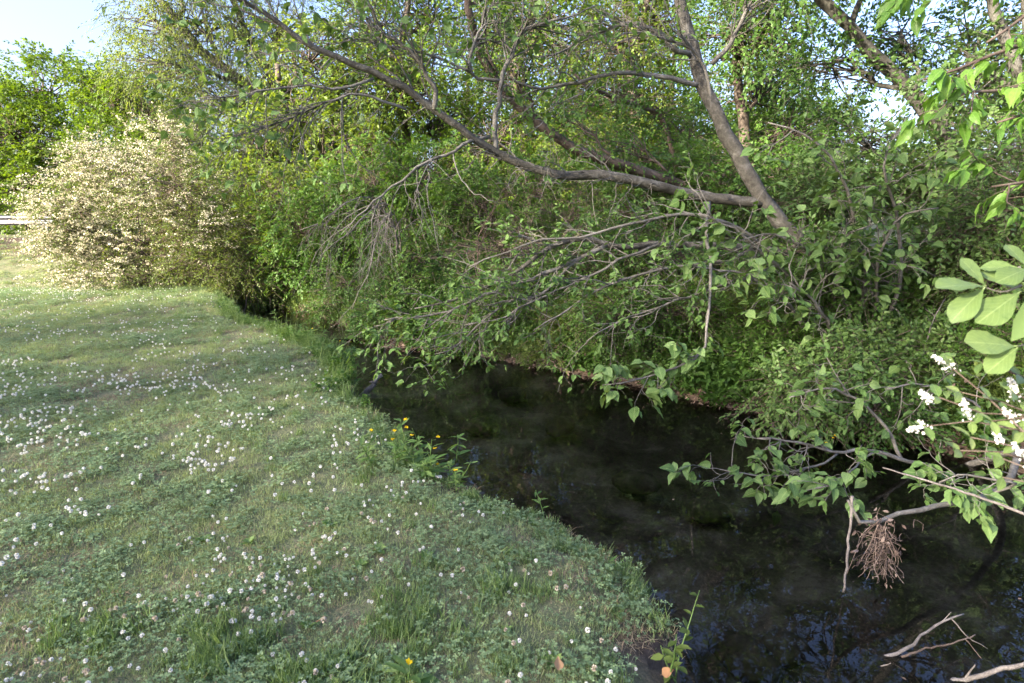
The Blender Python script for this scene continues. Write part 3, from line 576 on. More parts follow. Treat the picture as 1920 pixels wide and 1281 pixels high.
# ------------------------------------------------------------------ big-leaved plants: every large leaf is an object
def leaf_mesh(name, prof, mat, nu=9, fold=.22, droop=.25, wave=.03, petiole=.18, serr=.02, seed=0, heart=0.):
    """ovate leaf, length 1 along x; prof = list of (u, half width)"""
    rng = np.random.default_rng(seed)
    u = np.linspace(0, 1, nu); pu, pw = zip(*prof); hw = np.interp(u, pu, pw)
    V = []; UV = []
    for i in range(nu):
        x = u[i]; z0 = -droop * x * x
        for v in (-1, -.5, 0, .5, 1):
            e = hw[i] * (1 + (serr * (1 if i % 2 else -1) if abs(v) == 1 else 0))
            xx = x - heart * abs(v) * (1 - x) ** 6 * (1 if i == 0 else .6)
            zz = z0 + fold * abs(v) * e - .25 * fold * v * v * e + wave * math.sin(i * 1.9 + v * 2 + seed) * abs(v)
            V.append((petiole + xx, v * e, zz)); UV.append((x, .5 + .5 * v * min(1, hw[i] / max(hw) + .25)))
    V = np.array(V); F = []
    for i in range(nu - 1):
        for j in range(4): F.append((i * 5 + j, i * 5 + j + 1, (i + 1) * 5 + j + 1, (i + 1) * 5 + j))
    k = len(V); pr = .012
    if petiole: 
        V = np.concatenate([V, [(0, -pr, .03), (0, pr, .03), (petiole + .01, pr, 0), (petiole + .01, -pr, 0)]]); F.append((k, k + 1, k + 2, k + 3)); UV += [(0, .5)] * 4
    return mesh_np(name, V, [np.array(F)], mat, True, np.array(UV))
OVATE = [(0, .10), (.06, .27), (.16, .36), (.32, .39), (.5, .34), (.68, .23), (.84, .10), (.94, .035), (1, .004)]
OBOV = [(0, .02), (.12, .06), (.3, .15), (.5, .24), (.68, .275), (.82, .25), (.93, .16), (1, .03)]
ELL = [(0, .03), (.12, .13), (.3, .22), (.5, .25), (.7, .21), (.87, .11), (1, .01)]
LONG = [(0, .03), (.1, .15), (.25, .23), (.42, .25), (.6, .19), (.78, .10), (.9, .04), (1, .004)]
mul = [leaf_mesh('leaf', OVATE, M['mulberry'], fold=.2 + .15 * k, droop=.12 + .1 * k, seed=k, heart=.12, serr=.03) for k in range(4)]
fresh = [leaf_mesh('leaf', LONG, M['fresh'], fold=.3 + .1 * k, droop=.3 + .1 * k, seed=k, serr=.0, petiole=.08) for k in range(3)]
obov = [leaf_mesh('leaf', OBOV, M['obovate'], nu=11, fold=.16 + .1 * k, droop=.1 + .08 * k, seed=k, serr=0, petiole=.04, wave=.012) for k in range(3)]
priv = [leaf_mesh('leaf', ELL, M['privet'], nu=8, fold=.3, droop=.15 + .1 * k, seed=k, serr=0, petiole=.05, wave=.01) for k in range(2)]

def put_leaves(pl, P, D, N, S, meshes, mat, limit=300, name='leaf'):
    """the leaves that show largest become objects, the rest one crown mesh"""
    P = np.asarray(P); D = nrm(np.asarray(D)); N = np.asarray(N); S = np.asarray(S)
    d = P - np.array([0, 0, CAM_H]); f_ = d[:, 1] * cp - d[:, 2] * sp; px = 960 + FPX * d[:, 0] / np.maximum(f_, .1); py = 640.5 - FPX * (d[:, 1] * sp + d[:, 2] * cp) / np.maximum(f_, .1)
    score = np.where((f_ > .2) & (px > -20) & (px < 1940) & (py > -20) & (py < 1300), S / np.maximum(f_, .1), 0)
    order = np.argsort(-score); big = [i for i in order[:limit] if score[i] > 0]; rest = np.array([i for i in order if i not in set(big)], int)
    Y = nrm(np.cross(N, D)); Z = np.cross(D, Y)
    for i in big:
        o = bpy.data.objects.new(name, meshes[i % len(meshes)]); col.objects.link(o); o.parent = pl.o
        Mx = Matrix(((D[i][0], Y[i][0], Z[i][0]), (D[i][1], Y[i][1], Z[i][1]), (D[i][2], Y[i][2], Z[i][2]))) * float(S[i])
        o.matrix_local = Matrix.Translation(Vector(P[i] - pl.base)) @ Mx.to_4x4()
    if len(rest):
        tm = meshes[0]; nv = len(tm.vertices); co = np.empty(nv * 3, np.float32); tm.vertices.foreach_get('co', co)
        pl.cloud('crown', [(P[rest], D[rest], N[rest], S[rest], OVAL)], mat)

def sprout(rng, paths, n, ln, lv=2, wig=.22, grav=0., ang=.9, r=.012, tmin=.25, bias=(0, 0, 0)):
    """crooked side branches along paths; returns [(P, r)] and the last generation"""
    out = []
    for P, rad in paths:
        for _ in range(n if isinstance(n, int) else rng.integers(*n)):
            t_ = rng.uniform(tmin, .98); i = min(int(t_ * (len(P) - 1)), len(P) - 2); a = P[i] + (P[i + 1] - P[i]) * (t_ * (len(P) - 1) - i)
            tn = nrm(P[i + 1] - P[i]); d = nrm(tn + nrm(rng.standard_normal(3)) * ang + np.array(bias))
            l = ln * rng.uniform(.5, 1.25); q = crooked(rng, a, d, l, 7, wig, grav)
            r0 = min(r, rad[i] * .7); out.append((q, taper(r0, max(.0015, r0 * .35), 7)))
    return out
def tip_leaves(rng, paths, per, size, out_jit=.5, along=.45, droop=.25, up=.8):
    P = []; D = []; N = []; S = []
    for q, _ in paths:
        k = rng.integers(*per)
        for j in range(k):
            t_ = 1 - along * rng.random() ** 1.5; i = min(int(t_ * (len(q) - 1)), len(q) - 2); a = q[i] + (q[i + 1] - q[i]) * (t_ * (len(q) - 1) - i)
            d = nrm(q[-1] - q[-3]) * .6 + rng.standard_normal(3) * out_jit; d[2] = d[2] * .5 - droop
            P.append(a); D.append(d); N.append(np.array([0, 0, up]) + rng.standard_normal(3) * .35); S.append(size * rng.uniform(.55, 1.15))
    return np.array(P), np.array(D), np.array(N), np.array(S)

# --- the leaning mulberry with its long limb
b_ = gp(1640, 7.1); mb = Plant('mulberry_tree', 'leaning grey mulberry with a long bare limb arching across the creek', 'tree', b_, 51); rng = mb.rng
fork = A(1432, 378, 7.0)
def sm(P, r0, r1, n=22, e=.8, j=.0): 
    q = smooth_path(P, n); 
    if j: q[1:-1] += rng.standard_normal((n - 2, 3)) * j
    return q, taper(r0, r1, n, e)
trunk = sm(np.array([b_ - (0, 0, .15), A(1600, 600, 7.1), A(1545, 510, 7.05), A(1475, 430, 7.0), fork, A(1400, 320, 7.05), A(1350, 228, 7.1), A(1312, 140, 7.2), A(1290, 60, 7.3), A(1272, -20, 7.4), A(1240, -170, 7.5), A(1180, -380, 7.4)]), .102, .04, 34, .7, .008)
limb = sm(np.array([fork + (.03, 0, -.02), A(1370, 376, 6.95), A(1280, 362, 6.85), A(1200, 340, 6.7), A(1130, 330, 6.6), A(1030, 324, 6.45), A(930, 285, 6.3), A(860, 240, 6.1), A(800, 195, 6.0), A(760, 165, 5.9), A(690, 130, 5.75), A(640, 112, 5.65), A(560, 72, 5.5), A(500, 28, 5.4), A(430, -10, 5.25), A(330, -40, 5.1)]), .064, .010, 40, .75, .006)
low = sm(np.array([A(1500, 478, 7.0), A(1440, 470, 6.9), A(1380, 464, 6.8), A(1250, 458, 6.6), A(1137, 460, 6.4), A(1100, 447, 6.35), A(1053, 452, 6.3), A(1010, 477, 6.25), A(977, 503, 6.2), A(913, 538, 6.1), A(850, 562, 6.0), A(770, 580, 5.9)]), .05, .006, 28, .8, .006)
low2 = sm(path((1137, 460, 6.4), (1093, 483, 6.3), (1053, 500, 6.2), (993, 523, 6.1), (927, 543, 6.0), (860, 577, 5.9), (793, 593, 5.85), (720, 600, 5.8)), .026, .005, 20, .8, .008)
low3 = sm(path((1085, 487, 6.3), (1043, 527, 6.1), (1017, 553, 6.0), (953, 567, 5.9), (917, 593, 5.85), (880, 627, 5.8), (843, 657, 5.75), (815, 664, 5.7)), .018, .004, 16, .8, .008)
low4 = sm(path((1440, 470, 6.9), (1380, 425, 6.6), (1270, 402, 6.4), (1170, 423, 6.2), (1093, 443, 6.1), (1020, 450, 6.0), (950, 470, 5.9), (880, 500, 5.8)), .022, .005, 20, .8, .008)
low5 = sm(path((1420, 470, 6.9), (1350, 490, 6.5), (1270, 500, 6.3), (1180, 520, 6.1), (1110, 550, 6.0), (1050, 590, 5.9), (1000, 620, 5.8)), .022, .005, 18, .8, .008)
low6 = sm(path((1480, 490, 6.9), (1400, 520, 6.4), (1320, 545, 6.1), (1240, 575, 5.9), (1170, 600, 5.8), (1100, 640, 5.7)), .02, .005, 18, .8, .008)
low7 = sm(path((1250, 458, 6.6), (1180, 480, 6.3), (1100, 520, 6.1), (1010, 560, 5.9), (930, 600, 5.8), (870, 610, 5.7)), .018, .005, 18, .8, .008)
up1 = sm(path((930, 285, 6.3), (924, 250, 6.3), (936, 195, 6.3), (940, 150, 6.3), (960, 100, 6.3), (985, 55, 6.3), (1050, 38, 6.35), (1120, 10, 6.4)), .03, .006, 22, .8, .008)
up2 = sm(path((940, 150, 6.3), (890, 142, 6.25), (880, 120, 6.2), (890, 80, 6.2), (915, 30, 6.2), (935, -30, 6.2)), .02, .006, 16, .8, .008)
up3 = sm(path((885, 138, 6.25), (840, 115, 6.15), (780, 95, 6.0), (700, 80, 5.9), (640, 40, 5.8)), .014, .005, 16, .8, .008)
up4 = sm(path((815, 205, 6.0), (810, 155, 5.95), (790, 122, 5.9), (765, 92, 5.85), (720, 60, 5.8), (690, 10, 5.8)), .026, .006, 16, .8, .008)
rb = sm(path((1318, 160, 7.2), (1280, 155, 7.1), (1200, 138, 7.0), (1160, 137, 6.9), (1060, 160, 6.8), (995, 165, 6.7), (950, 140, 6.6)), .032, .008, 18, .8, .008)
rb2 = sm(path((1300, 105, 7.25), (1270, 95, 7.1), (1200, 45, 7.0), (1120, 60, 6.9), (1050, 95, 6.8), (1030, 105, 6.7)), .03, .007, 16, .8, .008)
rb3 = sm(path((1340, 205, 7.1), (1300, 95, 7.0), (1265, 80, 6.9), (1190, 60, 6.7), (1130, 80, 6.6)), .02, .006, 14, .8, .008)
ub = sm(path((1335, 120, 7.15), (1370, 80, 7.1), (1400, 20, 7.0), (1430, -40, 6.9)), .03, .01, 12, .8, .008)
dr1 = sm(path((918, 256, 6.25), (873, 270, 6.1), (847, 287, 6.0), (807, 300, 5.9), (757, 333, 5.75), (733, 353, 5.7), (673, 402, 5.55), (640, 440, 5.5)), .018, .004, 18, .8, .008)
dr2 = sm(path((850, 288, 6.0), (853, 302, 6.0), (873, 347, 5.95), (897, 367, 5.9), (935, 382, 5.9)), .008, .003, 12, .8, .008)
lft = sm(path((700, 148, 5.75), (640, 165, 5.6), (560, 160, 5.5), (450, 178, 5.3), (370, 185, 5.2)), .014, .004, 16, .8, .008)
lft2 = sm(path((760, 205, 5.9), (690, 180, 5.7), (640, 182, 5.6), (560, 215, 5.5), (480, 245, 5.4), (430, 262, 5.3)), .014, .004, 16, .8, .008)
hang = sm(path((1330, 380, 6.7), (1325, 440, 6.0), (1332, 540, 5.6), (1326, 610, 5.4), (1318, 660, 5.3), (1270, 688, 5.2), (1200, 712, 5.1), (1130, 722, 5.0)), .02, .005, 18, .8, .006)
mb.wood('trunk', [trunk], M['bark'], 12, .05)
for q in (limb, low): mb.wood('limb', [q], M['bark'], 10, .05)
for q in (low2, low3, low4, low5, low6, low7, up1, up2, up3, up4, rb, rb2, rb3, ub, dr1, dr2, lft, lft2, hang): mb.wood('branch', [q], M['twig'], 7, .05)
tops = [limb, up1, up2, up3, up4, rb, rb2, rb3, ub, lft, lft2, (trunk[0][18:], trunk[1][18:])]
s1 = sprout(rng, tops, 16, .75, wig=.2, r=.011); s2 = sprout(rng, s1, 5, .34, wig=.28, r=.005); 
l1 = sprout(rng, [low, low2, low3, low4, low5, low6, low7], 17, .6, wig=.2, r=.009, tmin=.2, bias=(-.2, -.1, 0)); l2 = sprout(rng, l1, 4, .26, wig=.3, r=.004)
h1 = sprout(rng, [(hang[0][9:], hang[1][9:])], 12, .34, wig=.22, r=.007, bias=(-.3, -.2, .1)); h2 = sprout(rng, h1, 2, .18, wig=.3, r=.004)
d1 = sprout(rng, [dr1, (limb[0][22:34], limb[1][22:34]), lft2], 8, .75, wig=.16, grav=-.14, r=.007, bias=(-.35, 0, -.5)); d2 = sprout(rng, d1, 5, .36, wig=.2, grav=-.12, r=.004)
m1 = sprout(rng, [(limb[0][4:22], limb[1][4:22])], 30, .5, wig=.3, r=.007, bias=(0, -.4, -.15)); m2 = sprout(rng, m1, 3, .22, wig=.35, r=.003)
g = Geo()
for grp in (s1, s2, l1, l2, h1, h2, d1, d2, m1, m2):
    Pn = np.array([q[0] for q in grp]); Rn = np.array([q[1] for q in grp]); tubes(Pn, Rn, 3, g, caps=False)
link('twigs', g.mesh('twigs', M['twig'], mb.base, True), mb.o, kind='stuff')
a1 = tip_leaves(rng, s2, (1, 5), .08); a2 = tip_leaves(rng, l2 + l1, (3, 6), .08); a3 = tip_leaves(rng, h2 + h1, (2, 4), .125); a4 = tip_leaves(rng, s1[:60], (1, 4), .11)
tt = [np.concatenate(z_) for z_ in zip(a1, a2, a3, a4)]
put_leaves(mb, *tt, mul, M['mulberry_far'])

# --- broad-leaved sapling hanging over the water, and branches of a second mulberry in the thicket
b_ = gp(1830, 5.0); b_[2] = tz(b_[0], b_[1]); ms_ = Plant('mulberry_sapling', 'broad leaved sapling stretching low over the water with flood debris', 'tree', b_, 52); rng = ms_.rng
st1 = sm(np.array([b_ - (0, 0, .1), A(1890, 850, 4.4), A(1860, 925, 3.6), A(1780, 945, 3.3), A(1700, 962, 3.15), A(1645, 978, 3.06), A(1606, 975, 3.0), A(1590, 938, 3.0)]), .03, .008, 22, .8, .006)
st2 = sm(np.array([b_ - (.1, 0, .1), A(1760, 880, 4.8), A(1690, 862, 4.6), A(1640, 845, 4.5), A(1570, 848, 4.4), A(1500, 830, 4.3), A(1420, 822, 4.2)]), .022, .005, 20, .8, .006)
st3 = sm(np.array([A(1690, 862, 4.6), A(1660, 800, 4.7), A(1600, 745, 4.7), A(1540, 730, 4.6), A(1480, 745, 4.5)]), .016, .005, 16, .8, .006)
st4 = sm(np.array([A(1570, 850, 4.4), A(1540, 870, 4.2), A(1480, 885, 4.1), A(1420, 892, 4.0), A(1350, 880, 3.95)]), .01, .004, 14, .8, .006)
st5 = sm(np.array([A(1640, 846, 4.5), A(1595, 880, 3.9), A(1560, 910, 3.5), A(1530, 915, 3.4)]), .009, .004, 10, .8, .006)
st6 = sm(np.array([b_ + (.05, .1, 0), A(1850, 780, 4.9), A(1790, 740, 4.8), A(1720, 720, 4.7), A(1660, 730, 4.6)]), .016, .005, 14, .8, .006)
st7 = sm(np.array([A(1855, 928, 3.55), A(1900, 905, 3.4), A(1860, 900, 3.4), A(1800, 890, 3.4), A(1760, 905, 3.4)]), .01, .004, 12, .8, .004)
for q in (st1, st2, st3, st6): ms_.wood('stem', [q], M['twig'], 8, .05)
for q in (st4, st5, st7): ms_.wood('branch', [q], M['twig'], 6, .05)
e1 = sprout(rng, [st2, st3, st4, st6], 12, .36, wig=.22, r=.006, tmin=.35) + sprout(rng, [st5], 9, .2, wig=.2, r=.004, tmin=.6) + sprout(rng, [(st1[0][5:16], st1[1][5:16]), st7], 8, .24, wig=.22, r=.005); e2 = sprout(rng, e1, 2, .17, wig=.3, r=.0035)
g = Geo()
for grp in (e1, e2): tubes(np.array([q[0] for q in grp]), np.array([q[1] for q in grp]), 4, g)
link('twigs', g.mesh('twigs', M['twig'], ms_.base, True), ms_.o, kind='stuff')
put_leaves(ms_, *tip_leaves(rng, e1 + e2 + [st4, st5], (2, 5), .09, along=.5), mul, M['mulberry_far'])

b_ = gp(1560, 6.7); mc = Plant('mulberry_thicket', 'grey green broad leaved branches spread in front of the bramble thicket', 'tree', b_, 53); rng = mc.rng
qs = [sm(np.array([b_ + (dx, 0, -.1), *[A(*p) for p in pp]]), .028, .006, 18, .8, .008) for dx, pp in [
    (-.2, [(1500, 560, 6.5), (1440, 480, 6.2), (1380, 430, 6.0), (1310, 400, 5.8)]), (0, [(1560, 560, 6.5), (1510, 470, 6.2), (1450, 440, 6.0), (1390, 450, 5.8)]),
    (.1, [(1590, 600, 6.4), (1570, 500, 6.2), (1590, 440, 6.0), (1640, 420, 5.9)]), (.3, [(1640, 600, 6.4), (1650, 480, 6.1), (1700, 400, 6.0), (1760, 390, 5.9)]),
    (.2, [(1620, 560, 6.4), (1600, 400, 6.2), (1560, 300, 6.1), (1500, 250, 6.0), (1440, 230, 6.0)]), (.4, [(1680, 560, 6.4), (1680, 400, 6.2), (1660, 300, 6.0), (1700, 220, 6.0)]),
    (-.1, [(1500, 600, 6.4), (1440, 540, 6.0), (1380, 510, 5.8), (1300, 500, 5.7)]), (0, [(1560, 640, 6.3), (1520, 560, 5.9), (1480, 530, 5.7)])]]
for q in qs: mc.wood('stem', [q], M['twig'], 7, .05)
c1 = sprout(rng, qs, 14, .5, wig=.22, r=.007, tmin=.35); c2 = sprout(rng, c1, 4, .24, wig=.3, r=.004)
g = Geo()
for grp in (c1, c2): tubes(np.array([q[0] for q in grp]), np.array([q[1] for q in grp]), 4, g)
link('twigs', g.mesh('twigs', M['twig'], mc.base, True), mc.o, kind='stuff')
put_leaves(mc, *tip_leaves(rng, c2, (2, 5), .115), mul, M['mulberry_far'])

# --- fresh green tree reaching in over the bank, large drooping leaves
b_ = ground_pt(6.4, 3.6); ft = Plant('fresh_leaved_tree', 'light green tree with large drooping pointed leaves above the thicket', 'tree', b_, 54); rng = ft.rng
fs = [sm(np.array([b_ - (0, 0, .2), b_ + (-.2, 0, 1.6), b_ + (-.5, .1, 3.2), b_ + (-.4, .1, 5.2)]), .09, .03, 18, .8, .01)]
tr = fs[0][0]
fl = [sm(np.array([tr[i], *[A(*p) for p in pp]]), .03, .006, 16, .8, .01) for i, pp in [
    (9, [(1960, 60, 4.0), (1880, 100, 3.9), (1800, 130, 3.85), (1730, 150, 3.8)]), (8, [(1980, 150, 4.0), (1900, 170, 3.9), (1830, 175, 3.8), (1770, 190, 3.7)]),
    (8, [(1990, 220, 3.9), (1920, 215, 3.8), (1870, 230, 3.7)]), (10, [(1980, 10, 4.1), (1900, 40, 4.0), (1850, 80, 3.9)]), (7, [(1980, 330, 4.0), (1900, 345, 3.9), (1860, 350, 3.85)]), (11, [(1990, -60, 4.2), (1900, -60, 4.1), (1820, -40, 4)])]]
ft.wood('trunk', fs, M['bark'], 9, .05)
for q in fl: ft.wood('limb', [q], M['brown_twig'], 6, .05)
f1 = sprout(rng, fl, 9, .42, wig=.15, r=.006, tmin=.45, grav=-.04); f2 = sprout(rng, f1, 2, .2, wig=.2, r=.003)
g = Geo()
for grp in (f1, f2): tubes(np.array([q[0] for q in grp]), np.array([q[1] for q in grp]), 4, g)
link('twigs', g.mesh('twigs', M['brown_twig'], ft.base, True), ft.o, kind='stuff')
put_leaves(ft, *tip_leaves(rng, f1 + f2, (3, 6), .125, along=.7, droop=.55, out_jit=.45), fresh, M['fresh'])

# --- shrub with big obovate leaves at the lawn corner
b_ = ground_pt(1.55, .95); ob = Plant('magnolia_sapling', 'sapling with big pale obovate leaves at the lawn corner', 'shrub', b_, 55); rng = ob.rng
mainst = sm(np.array([b_ - (0, 0, .05), b_ + (.05, .1, .6), A(1985, 640, 1.25), A(1930, 545, 1.27), A(1910, 500, 1.28)]), .009, .003, 14, .8, .002)
tw1 = sm(path((1915, 535, 1.27), (1880, 548, 1.27), (1850, 540, 1.27)), .0025, .0012, 6); tw2 = sm(path((1960, 640, 1.25), (1930, 645, 1.25), (1905, 650, 1.25)), .0025, .0012, 6)
for q in (mainst,): ob.wood('stem', [q], M['twig'], 6, .03)
for q in (tw1, tw2): ob.wood('branch', [q], M['twig'], 5, .03)
def pixleaf(bx, by, tx, ty, Y, dY=0., nx_=.0, ny_=-.7, nz_=.7):
    a = A(bx, by, Y); c_ = A(tx, ty, Y + dY); return a, c_ - a, np.array([nx_, ny_, nz_]), np.linalg.norm(c_ - a) / 1.04
lv = [pixleaf(1848, 537, 1806, 482, 1.27, .03), pixleaf(1846, 538, 1765, 525, 1.27, -.02, .2, -.3, .9), pixleaf(1846, 540, 1790, 592, 1.27, -.03, -.3), pixleaf(1912, 548, 1838, 600, 1.27, -.04, -.2), pixleaf(1918, 548, 1848, 503, 1.29, .05), pixleaf(1915, 505, 1842, 492, 1.3, .04),
      pixleaf(1905, 650, 1818, 636, 1.25, -.02), pixleaf(1908, 652, 1856, 692, 1.25, -.03, -.3), pixleaf(1960, 560, 1900, 640, 1.23, -.03), pixleaf(1925, 500, 1890, 455, 1.3, .05), pixleaf(1925, 505, 1880, 520, 1.28, -.04), pixleaf(1960, 600, 1990, 520, 1.25), pixleaf(1965, 640, 1925, 700, 1.24), pixleaf(1940, 490, 1960, 430, 1.3)]
put_leaves(ob, *[np.array(z_) for z_ in zip(*lv)], obov, M['obovate'])

# --- flowering privet sprays beside it
b_ = ground_pt(1.5, 1.08); pv = Plant('privet_shrub', 'privet sprays with small white flower panicles at the lawn corner', 'shrub', b_, 56); rng = pv.rng
ps = [sm(np.array([b_ + (dx, 0, -.05), b_ + (.12 + dx, .08, .45), *[A(*p) for p in pp]]), .006, .0015, 16, .8, .003) for dx, pp in [
    (0, [(1960, 850, 1.25), (1890, 780, 1.28), (1830, 725, 1.3), (1785, 690, 1.32)]), (.02, [(1960, 830, 1.3), (1880, 800, 1.3), (1800, 790, 1.3), (1735, 800, 1.3)]),
    (.04, [(1990, 860, 1.25), (1930, 840, 1.25), (1870, 830, 1.25), (1820, 820, 1.25)]), (.05, [(1990, 780, 1.3), (1930, 750, 1.3), (1900, 735, 1.3)]), (.03, [(1980, 900, 1.2), (1920, 880, 1.2), (1880, 860, 1.2)]), (.06, [(1990, 820, 1.3), (1900, 770, 1.3), (1810, 770, 1.32), (1760, 745, 1.32)]),
    (.01, [(1970, 880, 1.3), (1910, 850, 1.32), (1850, 850, 1.33), (1800, 845, 1.33)]), (.03, [(1990, 740, 1.35), (1940, 710, 1.35), (1880, 700, 1.36), (1840, 680, 1.36)]), (.02, [(1980, 800, 1.34), (1900, 760, 1.36), (1850, 740, 1.36), (1800, 735, 1.36)]), (.0, [(1980, 920, 1.25), (1930, 900, 1.25), (1880, 895, 1.25)]), (.05, [(2000, 790, 1.2), (1950, 780, 1.2), (1900, 800, 1.2), (1860, 790, 1.2)])]]
for q in ps: pv.wood('stem', [q], M['brown_twig'], 5, .03)
Pl = []; Dl = []; Nl = []; Sl = []
for q, _ in ps:
    for i in np.linspace(5.5, 15, 14):
        i = int(i); tn = nrm(q[min(i + 1, 15)] - q[i - 1]); sd = nrm(np.cross(tn, np.array([0, -.4, 1.])))
        for s_ in (-1, 1):
            Pl.append(q[i]); Dl.append(tn * .5 + s_ * sd + rng.standard_normal(3) * .25); Nl.append(np.array([0, -.5, .8]) + rng.standard_normal(3) * .3); Sl.append(rng.uniform(.03, .047))
put_leaves(pv, np.array(Pl), np.array(Dl), np.array(Nl), np.array(Sl), priv, M['privet'])
for tx, ty, Y, dx, dy in [(1735, 800, 1.3, -28, 3), (1748, 752, 1.32, -18, -14), (1815, 785, 1.3, -8, -30), (1905, 745, 1.3, -10, -30), (1880, 830, 1.25, -14, -22), (1785, 690, 1.32, -30, -18), (1905, 790, 1.28, -20, -20), (1925, 860, 1.2, -20, -22)]:
    a = A(tx, ty, Y); c_ = A(tx + dx, ty + dy, Y); g = Geo(); n = 70
    s_ = rng.random(n); ln_ = np.linalg.norm(c_ - a)
    Pn = a + (c_ - a) * s_[:, None] * 1.2 + rng.standard_normal((n, 3)) * ln_ * .17 * (1.1 - s_)[:, None]
    tubes(np.array([a, (a + c_) / 2, c_]), np.array([.001, .001, .0006]), 4, g)
    leaf_cloud(Pn, rng.standard_normal((n, 3)), rng.standard_normal((n, 3)), rng.uniform(.004, .0075, n), PETAL, g)
    link('flower_panicle', g.mesh('flower_panicle', M['petal'], pv.base), pv.o)

# --- bare grey twigs drooping over the creek bend, brown tangle behind
def twig_thing(name, label, cat, base, seed, main, n1, l1_, n2, l2_, mat, r=.012, grav=-.06, wig=.25, bias=(0, 0, 0), r0=.02):
    pl = Plant(name, label, cat, base, seed); rng = pl.rng
    mp = [(smooth_path(q, 14) + np.r_[np.zeros((1, 3)), rng.standard_normal((13, 3)) * .015], taper(r0, .005, 14)) for q in main]
    for q in mp: pl.wood('branch', [q], mat, 6, .05)
    a = sprout(rng, mp, n1, l1_, wig=wig, grav=grav, r=r, bias=bias); b2 = sprout(rng, a, n2, l2_, wig=wig, grav=grav, r=r * .5)
    pl.twigs([(np.array([q[0] for q in z_]), np.array([q[1] for q in z_])) for z_ in (a, b2)], mat); return pl
b_ = gp(735, 11)
twig_thing('drooping_dead_branch', 'fan of bare grey twigs drooping beside the dark creek bend', 'branch', b_, 61,
    [path((745, 560, 11), (740, 440, 10.4), (720, 380, 9.8), (690, 400, 9.2), (650, 440, 8.8), (600, 480, 8.5)), path((745, 560, 11), (735, 420, 10.2), (690, 370, 9.6), (640, 385, 9), (600, 420, 8.7), (560, 430, 8.5)), path((745, 560, 11), (750, 440, 10.5), (735, 400, 10), (705, 450, 9.4), (690, 520, 9.2), (660, 580, 9.0))],
    14, .7, 5, .4, M['dead'], .008, -.16, .16, (-.2, 0, -.25), .016)
b_ = gp(960, 10.2)
twig_thing('bare_twig_tangle', 'tangle of bare brown twigs in the shadow under the long limb', 'branch', b_, 62,
    [np.array([b_ + (dx, 0, -.1), *[A(x, y, Y) for x, y, Y in pp]]) for dx, pp in [(-.3, [(900, 520, 10), (900, 440, 9.8), (930, 390, 9.5)]), (0, [(960, 500, 10), (990, 430, 9.6), (960, 400, 9.2)]), (.3, [(1040, 500, 10), (1060, 420, 9.6), (1010, 390, 9.2)]), (.2, [(1000, 520, 10), (920, 470, 9.5), (860, 460, 9.2)]), (.4, [(1060, 480, 10), (1110, 400, 9.6), (1100, 360, 9.3)])]],
    18, .8, 5, .45, M['brown_twig'], .008, -.02, .3, (0, -.2, 0), .016)
# dead branch lying in the water
def stick(name, label, pts, r0, r1, mat, seed, sub=0, group=None, base=None, subl=.3):
    P = smooth_path(np.array(pts), 16); pl = Plant(name, label, 'branch', P[0] if base is None else base, seed, group)
    P[1:] += pl.rng.standard_normal((15, 3)) * r0 * .35
    pl.wood('stem', [(P, taper(r0, r1, 16))], mat, 8, .08)
    if sub: 
        for q in sprout(pl.rng, [(P, taper(r0, r1, 16))], sub, subl, wig=.15, r=r0 * .5): pl.wood('side_twig', [q], mat, 5, .05)
    return pl
def W(px, py, z): return G(px, py, z)
stick('fallen_branch', 'pale dead branch rising out of the dark water', [W(1570, 1300, -.62), W(1640, 1245, -.53), W(1700, 1215, -.47), W(1745, 1180, -.40), W(1808, 1151, -.34)], .012, .004, M['dead'], 301, 3, None, None, .22)
stick('fallen_branch', 'thick grey dead limb dipping into the water by the lawn corner', [W(1740, 1300, -.56), W(1800, 1275, -.5), W(1860, 1262, -.43), W(1925, 1242, -.36), W(2000, 1215, -.3)], .013, .008, M['dead'], 302, 3, None, None, .14)
stick('fallen_branch', 'thin forked twig lying just above the water surface', [W(1690, 1232, -.5), W(1740, 1215, -.47), W(1790, 1205, -.44), W(1830, 1190, -.42)], .006, .003, M['brown_twig'], 303, 2, None, None, .12)
stick('dead_stick', 'upright bare stick dipping from the sapling into the water', [A(1598, 930, 3.0), A(1594, 990, 3.0), A(1588, 1050, 2.98), A(1581, 1112, 2.96)], .008, .006, M['dead'], 304)
stick('dead_stick', 'thin brown cane lying across the sapling leaves', [A(1655, 877, 3.3), A(1750, 905, 3.1), A(1830, 930, 2.9), A(1925, 965, 2.7)], .004, .008, M['dead'], 305)
stick('driftwood', 'grey driftwood snag at the foot of the lawn bank', [W(670, 765, -.55), W(680, 745, -.35), W(694, 728, -.24), W(712, 706, -.14)], .06, .02, M['dead'], 306, 2, None, None, .25)
stick('dead_stick', 'crossed bare canes standing in the bramble thicket', [A(1720, 705, 5.6), A(1735, 650, 5.7), A(1750, 600, 5.8), A(1772, 560, 5.9)], .005, .004, M['dead'], 307, 2)
